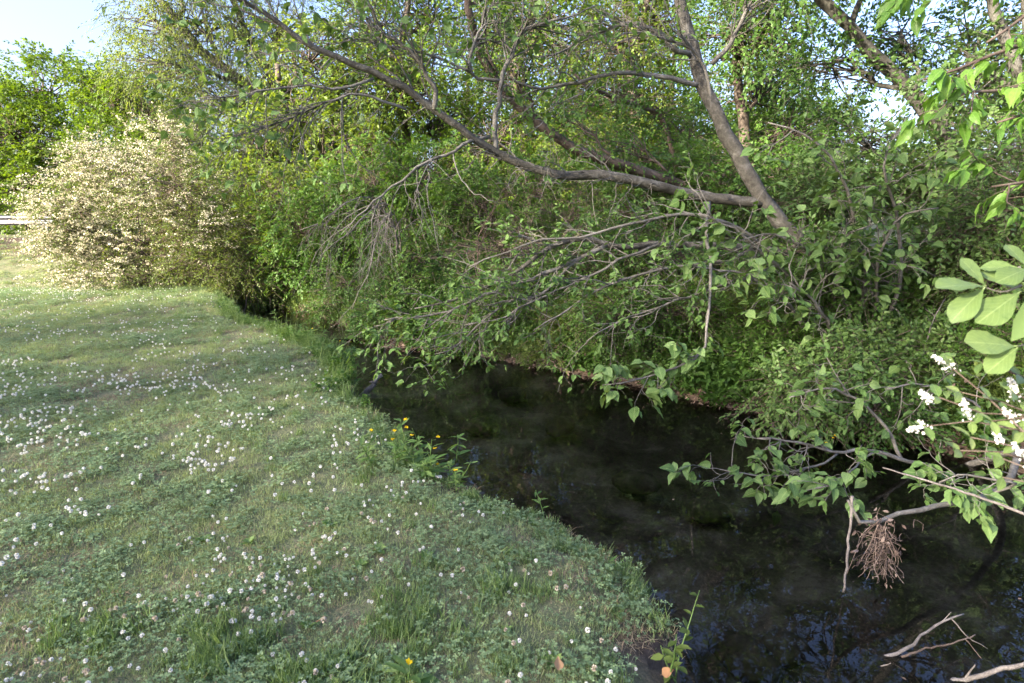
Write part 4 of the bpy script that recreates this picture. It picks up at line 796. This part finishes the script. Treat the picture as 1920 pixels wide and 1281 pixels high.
# flood debris hanging on the sapling
b_ = A(1652, 975, 3.05); pl = Plant('flood_debris', 'brown clump of dry flood debris caught on the low sapling', 'debris', b_, 310); rng = pl.rng
n = 120; q_ = rng.random((n, 1)) ** .8; O = b_ + np.array([.02, 0, .03]) - np.array([0, 0, .30]) * q_ + rng.standard_normal((n, 3)) * np.array([.034, .035, .03]) * (1.2 - .5 * q_)
P = [O]; D = rng.standard_normal((n, 3)) * np.array([.8, .8, .7]) + np.array([0, 0, -.9])
for _ in range(5):
    D = nrm(D + rng.standard_normal((n, 3)) * .45 + np.array([0, 0, -.25])); P.append(P[-1] + D * rng.uniform(.01, .045, (n, 1)))
P = np.stack(P, 1); P[..., 2] = np.maximum(P[..., 2], WATER_Z - .01)
pl.twigs([(P, np.broadcast_to(np.linspace(.0022, .0012, 6), (n, 6)))], M['debris'], 'dry_stalks')
q = rng.random((90, 1)); Pn = b_ + np.array([0, 0, -.3]) * q + rng.standard_normal((90, 3)) * np.array([.06, .06, .08])
pl.cloud('dry_leaves', [(Pn, rng.standard_normal((90, 3)) - np.array([0, 0, .8]), rng.standard_normal((90, 3)), rng.uniform(.018, .04, 90), OVAL)], M['debris'])
for k in range(5):
    e = b_ + np.array([rng.uniform(-.22, .12), rng.uniform(-.1, .1), rng.uniform(-.42, -.2)]); pl.wood('stick', [(smooth_path(np.array([b_ + rng.standard_normal(3) * .02, (b_ + e) / 2 + rng.standard_normal(3) * .03, e]), 8), taper(.004, .002, 8))], M['debris'], 5)

# ------------------------------------------------------------------ lawn: grass, clover, flowers
def blades(rng, n, rad, h0, h1, wd, bend=.5, seg=3, lay=0.):
    g = Geo(); a = rng.uniform(0, 2 * math.pi, n); r = rad * np.sqrt(rng.random(n)); O = np.stack([r * np.cos(a), r * np.sin(a), np.zeros(n) - .006], -1)
    th = rng.uniform(0, 2 * math.pi, n); H = rng.uniform(h0, h1, n); bd = rng.uniform(.1, 1, n) * bend + lay
    dv = np.stack([np.cos(th), np.sin(th), np.zeros(n)], -1); sv = np.stack([-np.sin(th), np.cos(th), np.zeros(n)], -1)
    t_ = np.linspace(0, 1, seg + 1)
    ctr = O[:, None] + (H[:, None] * t_[None] * (1 - .35 * bd[:, None] * t_[None]).clip(.15))[..., None] * np.array([0, 0, 1.]) + (H * bd)[:, None, None] * (t_ ** 1.6)[None, :, None] * dv[:, None]
    wv = wd * rng.uniform(.7, 1.3, n)[:, None] * (1 - t_ ** 2)[None]
    Lf = ctr[:, :-1] - wv[:, :-1, None] * sv[:, None] / 2; Rt = ctr[:, :-1] + wv[:, :-1, None] * sv[:, None] / 2
    V = np.concatenate([np.stack([Lf, Rt], 2).reshape(n, -1, 3), ctr[:, -1:]], 1); k = 2 * seg + 1
    q = np.array([[2 * i, 2 * i + 1, 2 * i + 3, 2 * i + 2] for i in range(seg - 1)]); tr_ = np.array([[2 * seg - 2, 2 * seg - 1, 2 * seg]])
    off = (np.arange(n) * k)[:, None, None]; g.add(V, (q[None] + off).reshape(-1, 4), (tr_[None] + off).reshape(-1, 3)); return g
def clover_tuft(rng, n, rad):
    g = Geo(); a = rng.uniform(0, 2 * math.pi, n); r = rad * np.sqrt(rng.random(n)); O = np.stack([r * np.cos(a), r * np.sin(a), rng.uniform(.015, .05, n)], -1)
    th0 = rng.uniform(0, 6.28, n)
    tm = (np.array([[0, 0, 0], [.45, -.36, .06], [.9, -.30, .05], [1, 0, .0], [.9, .30, .05], [.45, .36, .06]]), [np.array([[0, 1, 2, 3], [0, 3, 4, 5]])])
    N = np.array([0, 0, 1.]) + rng.standard_normal((n, 3)) * .3; S = rng.uniform(.0075, .0125, n)
    for k in range(3):
        th = th0 + k * 2.094; leaf_cloud(O, np.stack([np.cos(th), np.sin(th), np.full(n, .05)], -1), N, S, tm, g)
    tubes(np.stack([O * np.array([.9, .9, 0]), O * np.array([.95, .95, .5]), O], 1), np.full((n, 3), .0006), 3, g); return g
def flower_head(rng, r=.009, h=.07, n=46):
    g = Geo(); u = nrm(rng.standard_normal((n, 3)) + np.array([0, 0, .25])); P = np.array([0, 0, h]) + u * r * .35
    leaf_cloud(P, u + rng.standard_normal((n, 3)) * .2, rng.standard_normal((n, 3)), np.full(n, r * .85), (PETAL[0] * np.array([1, .75, 1]), PETAL[1]), g); return g
tcol_ = bpy.data.collections.new('tuft_sources')
def src(name, g, mat, k):
    o = bpy.data.objects.new('%02d_%s' % (k, name), g.mesh(name, mat)); tcol_.objects.link(o)
rg = np.random.default_rng(5)
k = 0
for j in range(5): src('grass_tuft', blades(rg, 80, .08, .015, .042, .0026, 1.0), M['grass'], k); k += 1          # 0-4
for j in range(2): src('straw_tuft', blades(rg, 40, .08, .015, .04, .0026, 1.6, 2, .6), M['straw'], k); k += 1       # 5-6
for j in range(4): src('clover_tuft', clover_tuft(rg, 24, .085), M['clover'], k); k += 1                              # 7-10
for j in range(3): src('tall_tuft', blades(rg, 46, .06, .10, .30, .0045, .7, 4), M['grass_tall'], k); k += 1          # 11-13
for j in range(2): src('green_tuft', blades(rg, 60, .06, .05, .11, .004, .8), M['grass_tall'], k); k += 1             # 14-15
def weed_rosette(rng, n, s):
    g = Geo(); th = np.arange(n) * 2.4 + rng.random(n) * .4
    leaf_cloud(np.zeros((n, 3)) + (0, 0, .01), np.stack([np.cos(th), np.sin(th), rng.uniform(.25, 1., n)], -1), np.tile([0, 0, 1.], (n, 1)), s * rng.uniform(.6, 1.1, n), OVAL, g); return g
for j in range(2): src('weed_rosette', weed_rosette(rg, 9, .07), M['weed'], k); k += 1                               # 16-17
def herb(rng, n, h, s):
    g = Geo(); m_ = 5; base = np.stack([rng.standard_normal(m_) * .05, rng.standard_normal(m_) * .05, np.zeros(m_)], -1); top = base + np.stack([rng.standard_normal(m_) * h * .25, rng.standard_normal(m_) * h * .25, h * rng.uniform(.6, 1.1, m_)], -1)
    tubes(np.stack([base, (base + top) / 2 + rng.standard_normal((m_, 3)) * .01, top], 1), np.broadcast_to([.002, .0016, .001], (m_, 3)), 3, g)
    t_ = rng.uniform(.15, 1, (m_, n, 1)); P = (base[:, None] + (top - base)[:, None] * t_).reshape(-1, 3); D = rng.standard_normal((m_ * n, 3)); D[:, 2] = D[:, 2] * .4 + .15
    leaf_cloud(P, D, np.array([0, 0, 1.]) + rng.standard_normal((m_ * n, 3)) * .4, s * rng.uniform(.6, 1.2, m_ * n), OVAL, g); return g
for j in range(3): src('ground_herb', herb(rg, 12, .22, .05), M['deep'], k); k += 1                                  # 18-20
for j in range(2): src('olive_herb', herb(rg, 16, .18, .035), M['olive'], k); k += 1                                 # 21-22
src('clover_flower', flower_head(rg), M['petal'], k); FL = k; k += 1                                                  # 23
def litter_patch(rng):
    g = Geo(); n = 26; P = np.stack([rng.standard_normal(n) * .09, rng.standard_normal(n) * .09, rng.uniform(.002, .02, n)], -1)
    leaf_cloud(P, rng.standard_normal((n, 3)) * np.array([1, 1, .2]), np.array([0, 0, 1.]) + rng.standard_normal((n, 3)) * .35, rng.uniform(.025, .06, n), OVAL, g); return g
for j in range(2): src('leaf_litter', litter_patch(rg), M['litter'], k); k += 1                                      # 24-25

def scatter(name, P, idx, rot, scl, label, kind='stuff'):
    me = bpy.data.meshes.new(name); me.vertices.add(len(P)); me.vertices.foreach_set('co', np.ascontiguousarray(P, np.float32).ravel())
    a = me.attributes.new('idx', 'INT', 'POINT'); a.data.foreach_set('value', np.asarray(idx, np.int32))
    a = me.attributes.new('rot', 'FLOAT_VECTOR', 'POINT'); a.data.foreach_set('vector', np.ascontiguousarray(rot, np.float32).ravel())
    a = me.attributes.new('scl', 'FLOAT', 'POINT'); a.data.foreach_set('value', np.asarray(scl, np.float32))
    o = link(name, me, kind=kind, label=label)
    ng = bpy.data.node_groups.get('scatter_tufts')
    if not ng:
        ng = bpy.data.node_groups.new('scatter_tufts', 'GeometryNodeTree')
        ng.interface.new_socket('Geometry', in_out='INPUT', socket_type='NodeSocketGeometry'); ng.interface.new_socket('Geometry', in_out='OUTPUT', socket_type='NodeSocketGeometry')
        N = ng.nodes; i_ = N.new('NodeGroupInput'); o_ = N.new('NodeGroupOutput'); mp = N.new('GeometryNodeMeshToPoints'); ip = N.new('GeometryNodeInstanceOnPoints'); ci = N.new('GeometryNodeCollectionInfo')
        ci.inputs[0].default_value = tcol_; ci.inputs[1].default_value = True; ci.inputs[2].default_value = True
        def attr(nm, ty):
            n_ = N.new('GeometryNodeInputNamedAttribute'); n_.data_type = ty; n_.inputs[0].default_value = nm; return n_.outputs[0]
        e = N.new('FunctionNodeEulerToRotation'); Lk = ng.links.new
        Lk(i_.outputs[0], ip.inputs['Points']); Lk(ci.outputs[0], ip.inputs['Instance']); ip.inputs['Pick Instance'].default_value = True
        Lk(attr('idx', 'INT'), ip.inputs['Instance Index']); Lk(attr('rot', 'FLOAT_VECTOR'), e.inputs[0]); Lk(e.outputs[0], ip.inputs['Rotation']); Lk(attr('scl', 'FLOAT'), ip.inputs['Scale'])
        Lk(ip.outputs[0], o_.inputs[0])
    md = o.modifiers.new('scatter', 'NODES'); md.node_group = ng; return o
def field(rng, x0, x1, y0, y1, dens):
    n = int((x1 - x0) * (y1 - y0) * dens); return rng.uniform(x0, x1, n), rng.uniform(y0, y1, n)
def rots(rng, n, t_=.12): return np.stack([rng.standard_normal(n) * t_, rng.standard_normal(n) * t_, rng.uniform(0, 6.28, n)], -1)
rg = np.random.default_rng(6)
xs_, ys_, sc_ = [], [], []
for x0, x1, y0, y1, dn, s_ in [(-4.2, 2.2, .6, 3.2, 420, .9), (-7, .6, 3.2, 6, 230, 1.05), (-10, -.8, 6, 9.5, 120, 1.3), (-15, -2, 9.5, 13.5, 62, 1.6), (-26, -5, 13.5, 18.5, 30, 2.0), (-9, -4.2, -1, 3, 60, 1.2)]:
    a, b2 = field(rg, x0, x1, y0, y1, dn); xs_.append(a); ys_.append(b2); sc_.append(np.full(len(a), s_))
x = np.concatenate(xs_); y = np.concatenate(ys_); s_ = np.concatenate(sc_)
dl, dr, ins, lefts, sl = zones(x, y); ok = ~ins & lefts & (sl > .01 + .16 * sstep(.48, .62, fnoise(x, y, 1.8, 62))); x, y, s_, sl = x[ok], y[ok], s_[ok], sl[ok]
n = len(x); dry = fnoise(x, y, .9, 31) * .6 + fnoise(x, y, 3.5, 32) * .4; clv = fnoise(x, y, .8, 33) * .55 + fnoise(x, y, 2.6, 34) * .45
u = rg.random(n); idx = rg.integers(0, 5, n)
isclv = u < .34 * sstep(.38, .62, clv) + .20; idx[isclv] = rg.integers(7, 11, isclv.sum())
isdry = rg.random(n) < .55 * sstep(.54, .68, dry); isdry |= rg.random(n) < .08; idx[isdry] = rg.integers(5, 7, isdry.sum())
bare = (rg.random(n) < .6 * sstep(.64, .74, dry))
lng = (rg.random(n) < .05 * (sl < 1.2)); idx[lng] = rg.integers(14, 16, lng.sum())
ros = rg.random(n) < .003; idx[ros] = rg.integers(16, 18, ros.sum())
keep = ~bare; x, y, s_, idx, sl = x[keep], y[keep], s_[keep], idx[keep], sl[keep]; n = len(x)
scatter('grass', np.stack([x, y, terrain(x, y)], -1), idx, rots(rg, n), s_ * rg.uniform(.75, 1.3, n) * np.where(idx >= 14, .7, 1), 'mown lawn grass mixed with clover leaves and dry straw')
# fringe of longer grass and weeds on the lip of the lawn
P = []; I = []; S = []
for q in range(5200):
    t_ = rg.uniform(0, 1); i = rg.integers(4, len(left_lip) - 4); a = left_lip[i] + (left_lip[i + 1] - left_lip[i]) * t_; tn = left_lip[i + 1] - left_lip[i]; nn = np.array([-tn[1], tn[0]]) / np.linalg.norm(tn)
    if rg.random() > min(1, np.linalg.norm(tn) / .35): continue
    o_ = rg.normal(.06, .07); p = a + nn * o_; far = p[1] > 6.2 + rg.normal(0, .8)
    if not far and fnoise(p[0], p[1], 1.6, 61) < .47: continue
    P.append((p[0], p[1])); ch = rg.random()
    if far: I.append(rg.choice([11, 12, 13, 14, 15, 18, 14, 15, 0, 1])); S.append(rg.uniform(.5, 1.2) * (1 if p[1] < 8 else .7))
    else: I.append(rg.choice([14, 15, 5, 6, 5, 6, 0, 1, 2, 3, 7, 8])); S.append(rg.uniform(.45, .9))
P = np.array(P); z_ = terrain(P[:, 0], P[:, 1]); I = np.array(I); S = np.array(S); ok = z_ > WATER_Z + .02
cl = np.concatenate([np.c_[rg.normal(c_[0], r_, n_), rg.normal(c_[1], r_, n_)] for c_, r_, n_ in [(G(420, 1215), .09, 26), (G(590, 1265), .08, 18), (G(150, 1180), .1, 14), (G(760, 1150), .1, 10), (G(950, 1080), .1, 10), (G(800, 1200), .12, 10)]])
P = np.concatenate([P, cl]); z_ = terrain(P[:, 0], P[:, 1]); I = np.concatenate([I, rg.integers(14, 16, len(cl))]); S = np.concatenate([S, rg.uniform(.7, 1.1, len(cl))]); ok = z_ > WATER_Z + .02
scatter('bank_grass', np.c_[P, z_][ok], I[ok], rots(rg, ok.sum(), .25), S[ok], 'longer grass and weeds fringing the lawn bank')
# ground cover and litter of the far bank
x, y = field(rg, -9, 11, 2, 16, 230); dl, dr, ins, lefts, sl = zones(x, y); ok = ~ins & ~lefts & (dr < 3.5) & (rg.random(len(x)) < np.where(dr < 1.6, 1., .35)); x, y, dr = x[ok], y[ok], dr[ok]; n = len(x)
gn = fnoise(x, y, 1.1, 44); idx = np.where(rg.random(n) < .12 + .35 * (dr < .15), rg.integers(FL + 1, FL + 3, n), np.where(gn > .5, rg.integers(18, 21, n), np.where(rg.random(n) < .5, rg.integers(21, 23, n), rg.integers(11, 14, n))))
scatter('undergrowth', np.stack([x, y, terrain(x, y)], -1), idx, rots(rg, n, .3), rg.uniform(.7, 1.9, n) * np.where(idx > FL, .8, 1), 'low herbs, trailing leaves and litter on the far bank')
# floating flecks
x, y = field(rg, -5, 6, 1.5, 13, 34); dl, dr, ins, lefts, sl = zones(x, y); ok = ins & (rg.random(len(x)) < np.where(dr < .5, 1, .10) * sstep(.40, .62, fnoise(x, y, 1.3, 71))) ; x, y = x[ok], y[ok]; n = len(x)
g = Geo(); leaf_cloud(np.stack([x, y, np.full(n, WATER_Z + .003)], -1), np.stack([rg.standard_normal(n), rg.standard_normal(n), np.zeros(n)], -1), np.tile([0, 0, 1.], (n, 1)), rg.uniform(.012, .035, n), KITE, g)
link('floating_debris', g.mesh('floating_debris', M['litter']), kind='stuff', label='small pale leaf bits floating on the creek')
# clover flowers
x, y = field(rg, -13, 2, .7, 15.5, 420); dl, dr, ins, lefts, sl = zones(x, y)
pt = fnoise(x, y, .75, 33) * .35 + fnoise(x, y, 2.4, 36) * .65; ok = ~ins & lefts & (sl > .12) & (rg.random(len(x)) < (sstep(.46, .66, pt) * .75 + .04) * (1 - .75 * sstep(3, 9, np.hypot(x, y)))) & ~((sl < .9) & (rg.random(len(x)) < .7))
x, y = x[ok], y[ok]; z_ = terrain(x, y); d = np.hypot(x, y); f_ = y * cp + (CAM_H - z_) * sp; vis = (np.abs(x / f_) < .9) & ((CAM_H - z_) * cp - y * sp < .62 * f_)
ordr = np.argsort(np.where(vis, d, d + 1000)); big = ordr[:300]; rest = ordr[300:]
fm = []
for j in range(4):
    g = flower_head(rg, .0088 + .0012 * j, .062 + .006 * j); me = g.mesh('clover_flower', M['petal_old' if j == 3 else 'petal']); 
    st_ = Geo(); tubes(np.array([[0, 0, -.01], [.003, 0, .03], [0, 0, .062 + .006 * j]]), np.array([.0011, .001, .0008]), 4, st_); fm.append((me, st_.mesh('stem', M['clover'], smooth=True)))
for q in big:
    o = link('clover_flower', fm[q % 4][0], loc=(x[q], y[q], z_[q]), label='small round white clover flower standing in the lawn', cat='flower', group='clover flowers in the lawn'); o.rotation_euler = (rg.normal(0, .25), rg.normal(0, .25), rg.uniform(0, 6)); s_ = rg.uniform(.42, .85); o.scale = (s_, s_, s_)
    s2_ = bpy.data.objects.new('stem', fm[q % 4][1]); col.objects.link(s2_); s2_.parent = o
scatter('clover_flowers', np.stack([x[rest], y[rest], z_[rest]], -1), np.full(len(rest), FL), rots(rg, len(rest), .2), rg.uniform(.7, 1.1, len(rest)), 'countless white clover flowers scattered over the farther lawn')

# ------------------------------------------------------------------ single weeds on the bank
def stem_plant(name, label, base, seed, stems, h, leaf, mat, nl=10, tm=LANCE, yellow=0, lean=(0, 0), group=None, spread=.12):
    pl = Plant(name, label, 'plant', base, seed, group); rng = pl.rng; Q = []
    for j in range(stems):
        o_ = pl.base + np.array([*(rng.standard_normal(2) * spread), 0]); o_[2] = tz(o_[0], o_[1]) - .01 if tz(o_[0], o_[1]) > WATER_Z - .05 else pl.base[2]
        q = crooked(rng, o_, (lean[0] + rng.normal(0, .2), lean[1] + rng.normal(0, .2), 1), h * rng.uniform(.6, 1.1), 7, .1); Q.append((q, taper(.004, .0015, 7))); pl.wood('stem', [Q[-1]], M['weed'], 5, .03)
    P = []; D = []; N = []; S = []
    for q, _ in Q:
        for j in range(nl):
            t_ = rng.uniform(.1, 1) * 5.9; i = int(t_); P.append(q[i] + (q[i + 1] - q[i]) * (t_ - i)); th = j * 2.4 + rng.random(); D.append((math.cos(th), math.sin(th), rng.uniform(-.2, .6))); N.append(np.array([0, 0, 1.]) + rng.standard_normal(3) * .3); S.append(leaf * rng.uniform(.6, 1.2))
    P, D, N, S = map(np.array, (P, D, N, S)); D = nrm(D); Y = nrm(np.cross(N, D)); Z = np.cross(D, Y)
    lm = LEAFM.setdefault((mat, id(tm)), mesh_np('leaf', tm[0], tm[1], M[mat], True))
    for i in range(len(P)):
        o = bpy.data.objects.new('leaf', lm); col.objects.link(o); o.parent = pl.o
        o.matrix_local = Matrix.Translation(Vector(P[i] - pl.base)) @ (Matrix((D[i], Y[i], Z[i])).transposed() * float(S[i])).to_4x4()
    for j in range(yellow):
        q = Q[j % len(Q)][0]; c_ = q[-1] + rng.standard_normal(3) * .03 + (0, 0, .01); g = Geo(); n = 14; u_ = rng.standard_normal((n, 3)); u_[:, 2] = abs(u_[:, 2]) * .4
        leaf_cloud(np.tile(c_, (n, 1)), u_, np.tile([0, 0, 1.], (n, 1)) + rng.standard_normal((n, 3)) * .3, np.full(n, .016), OVAL, g); link('flower', g.mesh('flower', M['yellow'], pl.base), pl.o)
    return pl
LEAFM = {}
LONGT = (np.array([[0, 0, 0], [.2, -.10, .04], [.5, -.15, .03], [.8, -.09, -.04], [1, 0, -.12], [.8, .09, -.04], [.5, .15, .03], [.2, .10, .04], [.5, 0, 0]]), [np.array([[0, 1, 2, 8], [8, 2, 3, 4], [8, 4, 5, 6], [0, 8, 6, 7]])])
def LP(px, py, z=-.05): p = G(px, py, z); return np.array([p[0], p[1], max(tz(p[0], p[1]), WATER_Z - .02)])
stem_plant('ragwort_clump', 'leafy green weed clump with yellow flowers on the bank edge', LP(790, 872), 401, 14, .33, .085, 'weed', 13, LONGT, 9, spread=.14)
stem_plant('ragwort_clump', 'low broad leaved weeds spilling from bank toward the water', LP(815, 885), 402, 10, .18, .10, 'weed', 10, LONGT, 0, spread=.13)
stem_plant('willow_seedling', 'single slender seedling standing up against the dark water', LP(1025, 955), 403, 1, .42, .075, 'weed', 13, LANCE, 0, spread=.0)
stem_plant('goldenrod_clump', 'pale green weeds standing at the lawn point by the bend', LP(555, 632), 404, 9, .42, .09, 'weed', 12, LANCE, 0, spread=.14)
stem_plant('goldenrod_clump', 'grassy green weeds bristling above the narrow water', LP(610, 655), 405, 12, .34, .10, 'weed', 12, LANCE, 3, spread=.2)
stem_plant('dock_plant', 'broad upright dock leaves with two tiny yellow flowers', LP(745, 1275, 0), 406, 5, .09, .10, 'weed', 3, LONGT, 2, spread=.03)
stem_plant('plantain', 'bright green rosette in the thin grass near the bank', LP(1150, 1030, 0), 407, 4, .05, .075, 'weed', 5, LANCE, 0, spread=.04)
stem_plant('yellow_herb', 'yellow flowering herb beneath the broad leaved sapling', np.array([*A(1585, 790, 5.2)[:2], tz(*A(1585, 790, 5.2)[:2])]), 408, 8, .5, .05, 'weed', 8, OVAL, 12, spread=.08)
stem_plant('orange_herb', 'wispy herb with one orange bloom at the bank lip', LP(872, 905), 409, 6, .2, .06, 'weed', 6, LANCE, 1, spread=.05)
stem_plant('mugwort_stalk', 'yellowish branching stalk at the crumbling bank corner', LP(1262, 1262), 410, 4, .34, .05, 'olive', 9, OVAL, 0, spread=.05)
dm = leaf_mesh('dry_leaf', OVATE, M['dryleaf'], fold=.6, droop=-.3, seed=3)
for k_, (px, py, lab) in enumerate([(1240, 1232, 'curled orange brown dead leaf at the bank corner'), (1048, 1262, 'pale brown dead leaf lying in the clover'), (1180, 962, 'tan dead leaf beside the bank lip'), (600, 1150, 'small crumpled brown leaf in the grass')]):
    p = LP(px, py, .03); o = link('dead_leaf', dm, loc=(p[0], p[1], p[2] + .035), label=lab, cat='leaf', group='dead leaves on the lawn'); o.scale = (.045, .05, .05); o.rotation_euler = (.4, -.3, k_ * 1.7)

# ------------------------------------------------------------------ stones in the creek
def stone(px, py, z, sx, sy, sz, seed, label):
    import bmesh
    bm = bmesh.new(); bmesh.ops.create_icosphere(bm, subdivisions=3, radius=1); rr = np.random.default_rng(seed); o_ = rr.uniform(0, 50, 3)
    for v in bm.verts:
        f_ = 1 + .45 * (float(fnoise(v.co.x + o_[0], v.co.y + v.co.z * 1.3 + o_[1], 1.2, 2)) - .5) + .12 * (float(fnoise(v.co.x * 3 + o_[2], v.co.z * 3 + v.co.y, 2.2, 3)) - .5)
        v.co = Vector((v.co.x * sx, v.co.y * sy, v.co.z * sz)) * f_
    me = bpy.data.meshes.new('stone'); bm.to_mesh(me); bm.free(); me.materials.append(M['stone'])
    for q in me.polygons: q.use_smooth = True
    p = G(px, py, z); o = link('stone', me, loc=tuple(p), label=label, cat='stone', group='stones in the creek bed'); o.rotation_euler = (0, 0, rr.uniform(0, 6)); return o
for k_, (px, py, z, a, b2, c2, lab) in enumerate([(1395, 1240, -.72, .20, .12, .13, 'large mossy stone sunk in the water by the bank corner'), (1470, 1215, -.76, .14, .1, .08, 'flat brown stone under water beside the mossy one'), (1190, 905, -.74, .22, .13, .1, 'long dark stone lying mid stream'), (900, 800, -.73, .2, .14, .1, 'dim stone under the water off the weed clump'),
    (1050, 800, -.72, .25, .16, .1, 'broad brown stone in the shallows'), (1330, 960, -.73, .18, .14, .09, 'rounded stone beneath the sapling tip'), (1480, 880, -.7, .22, .13, .08, 'reddish flat stone below the sapling leaves'), (960, 740, -.68, .2, .15, .1, 'stone in the riffle under the drooping leaves')]):
    stone(px, py, z, a, b2, c2, 500 + k_, lab)
# ------------------------------------------------------------------ guardrail on the road embankment
gx0, gx1, gy0 = -34., -15.5, 20.2; gb = tz(gx1, gy0); pl = Plant('guardrail', 'galvanised steel guardrail ending beside the blossoming shrub', 'guardrail', (gx1, gy0, gb), 600)
prof = np.array([(0, .0), (.05, .03), (.05, .09), (0, .13), (0, .18), (.05, .22), (.05, .28), (0, .31)]); g = Geo(); nX = 12; X = np.linspace(gx0, gx1, nX)
def rz(xx): return tz(-16.0, gy0) + .44
V = np.array([[(xx, gy0 - d_ - th, rz(xx) + h_) for d_, h_ in prof] for th in (0, -.006) for xx in X]).reshape(2, nX, 8, 3)
for s_ in (0, 1):
    i = np.arange(nX - 1)[:, None] * 8 + np.arange(7)[None]; g.add(V[s_], np.stack([i, i + 8, i + 9, i + 1], -1).reshape(-1, 4))
link('beam', g.mesh('beam', M['steel'], pl.base), pl.o)
for xx in np.arange(gx1 - .25, gx0, -1.9):
    V = np.array([(xx + a, gy0 + .03 + b2, c2) for c2 in (tz(xx, gy0) - .2, rz(xx) + .33) for a, b2 in ((-.06, 0), (.06, 0), (.06, .12), (-.06, .12))]); g = Geo(); g.add(V, [(0, 1, 5, 4), (1, 2, 6, 5), (2, 3, 7, 6), (3, 0, 4, 7), (4, 5, 6, 7)]); link('post', g.mesh('post', M['steel'], pl.base), pl.o)
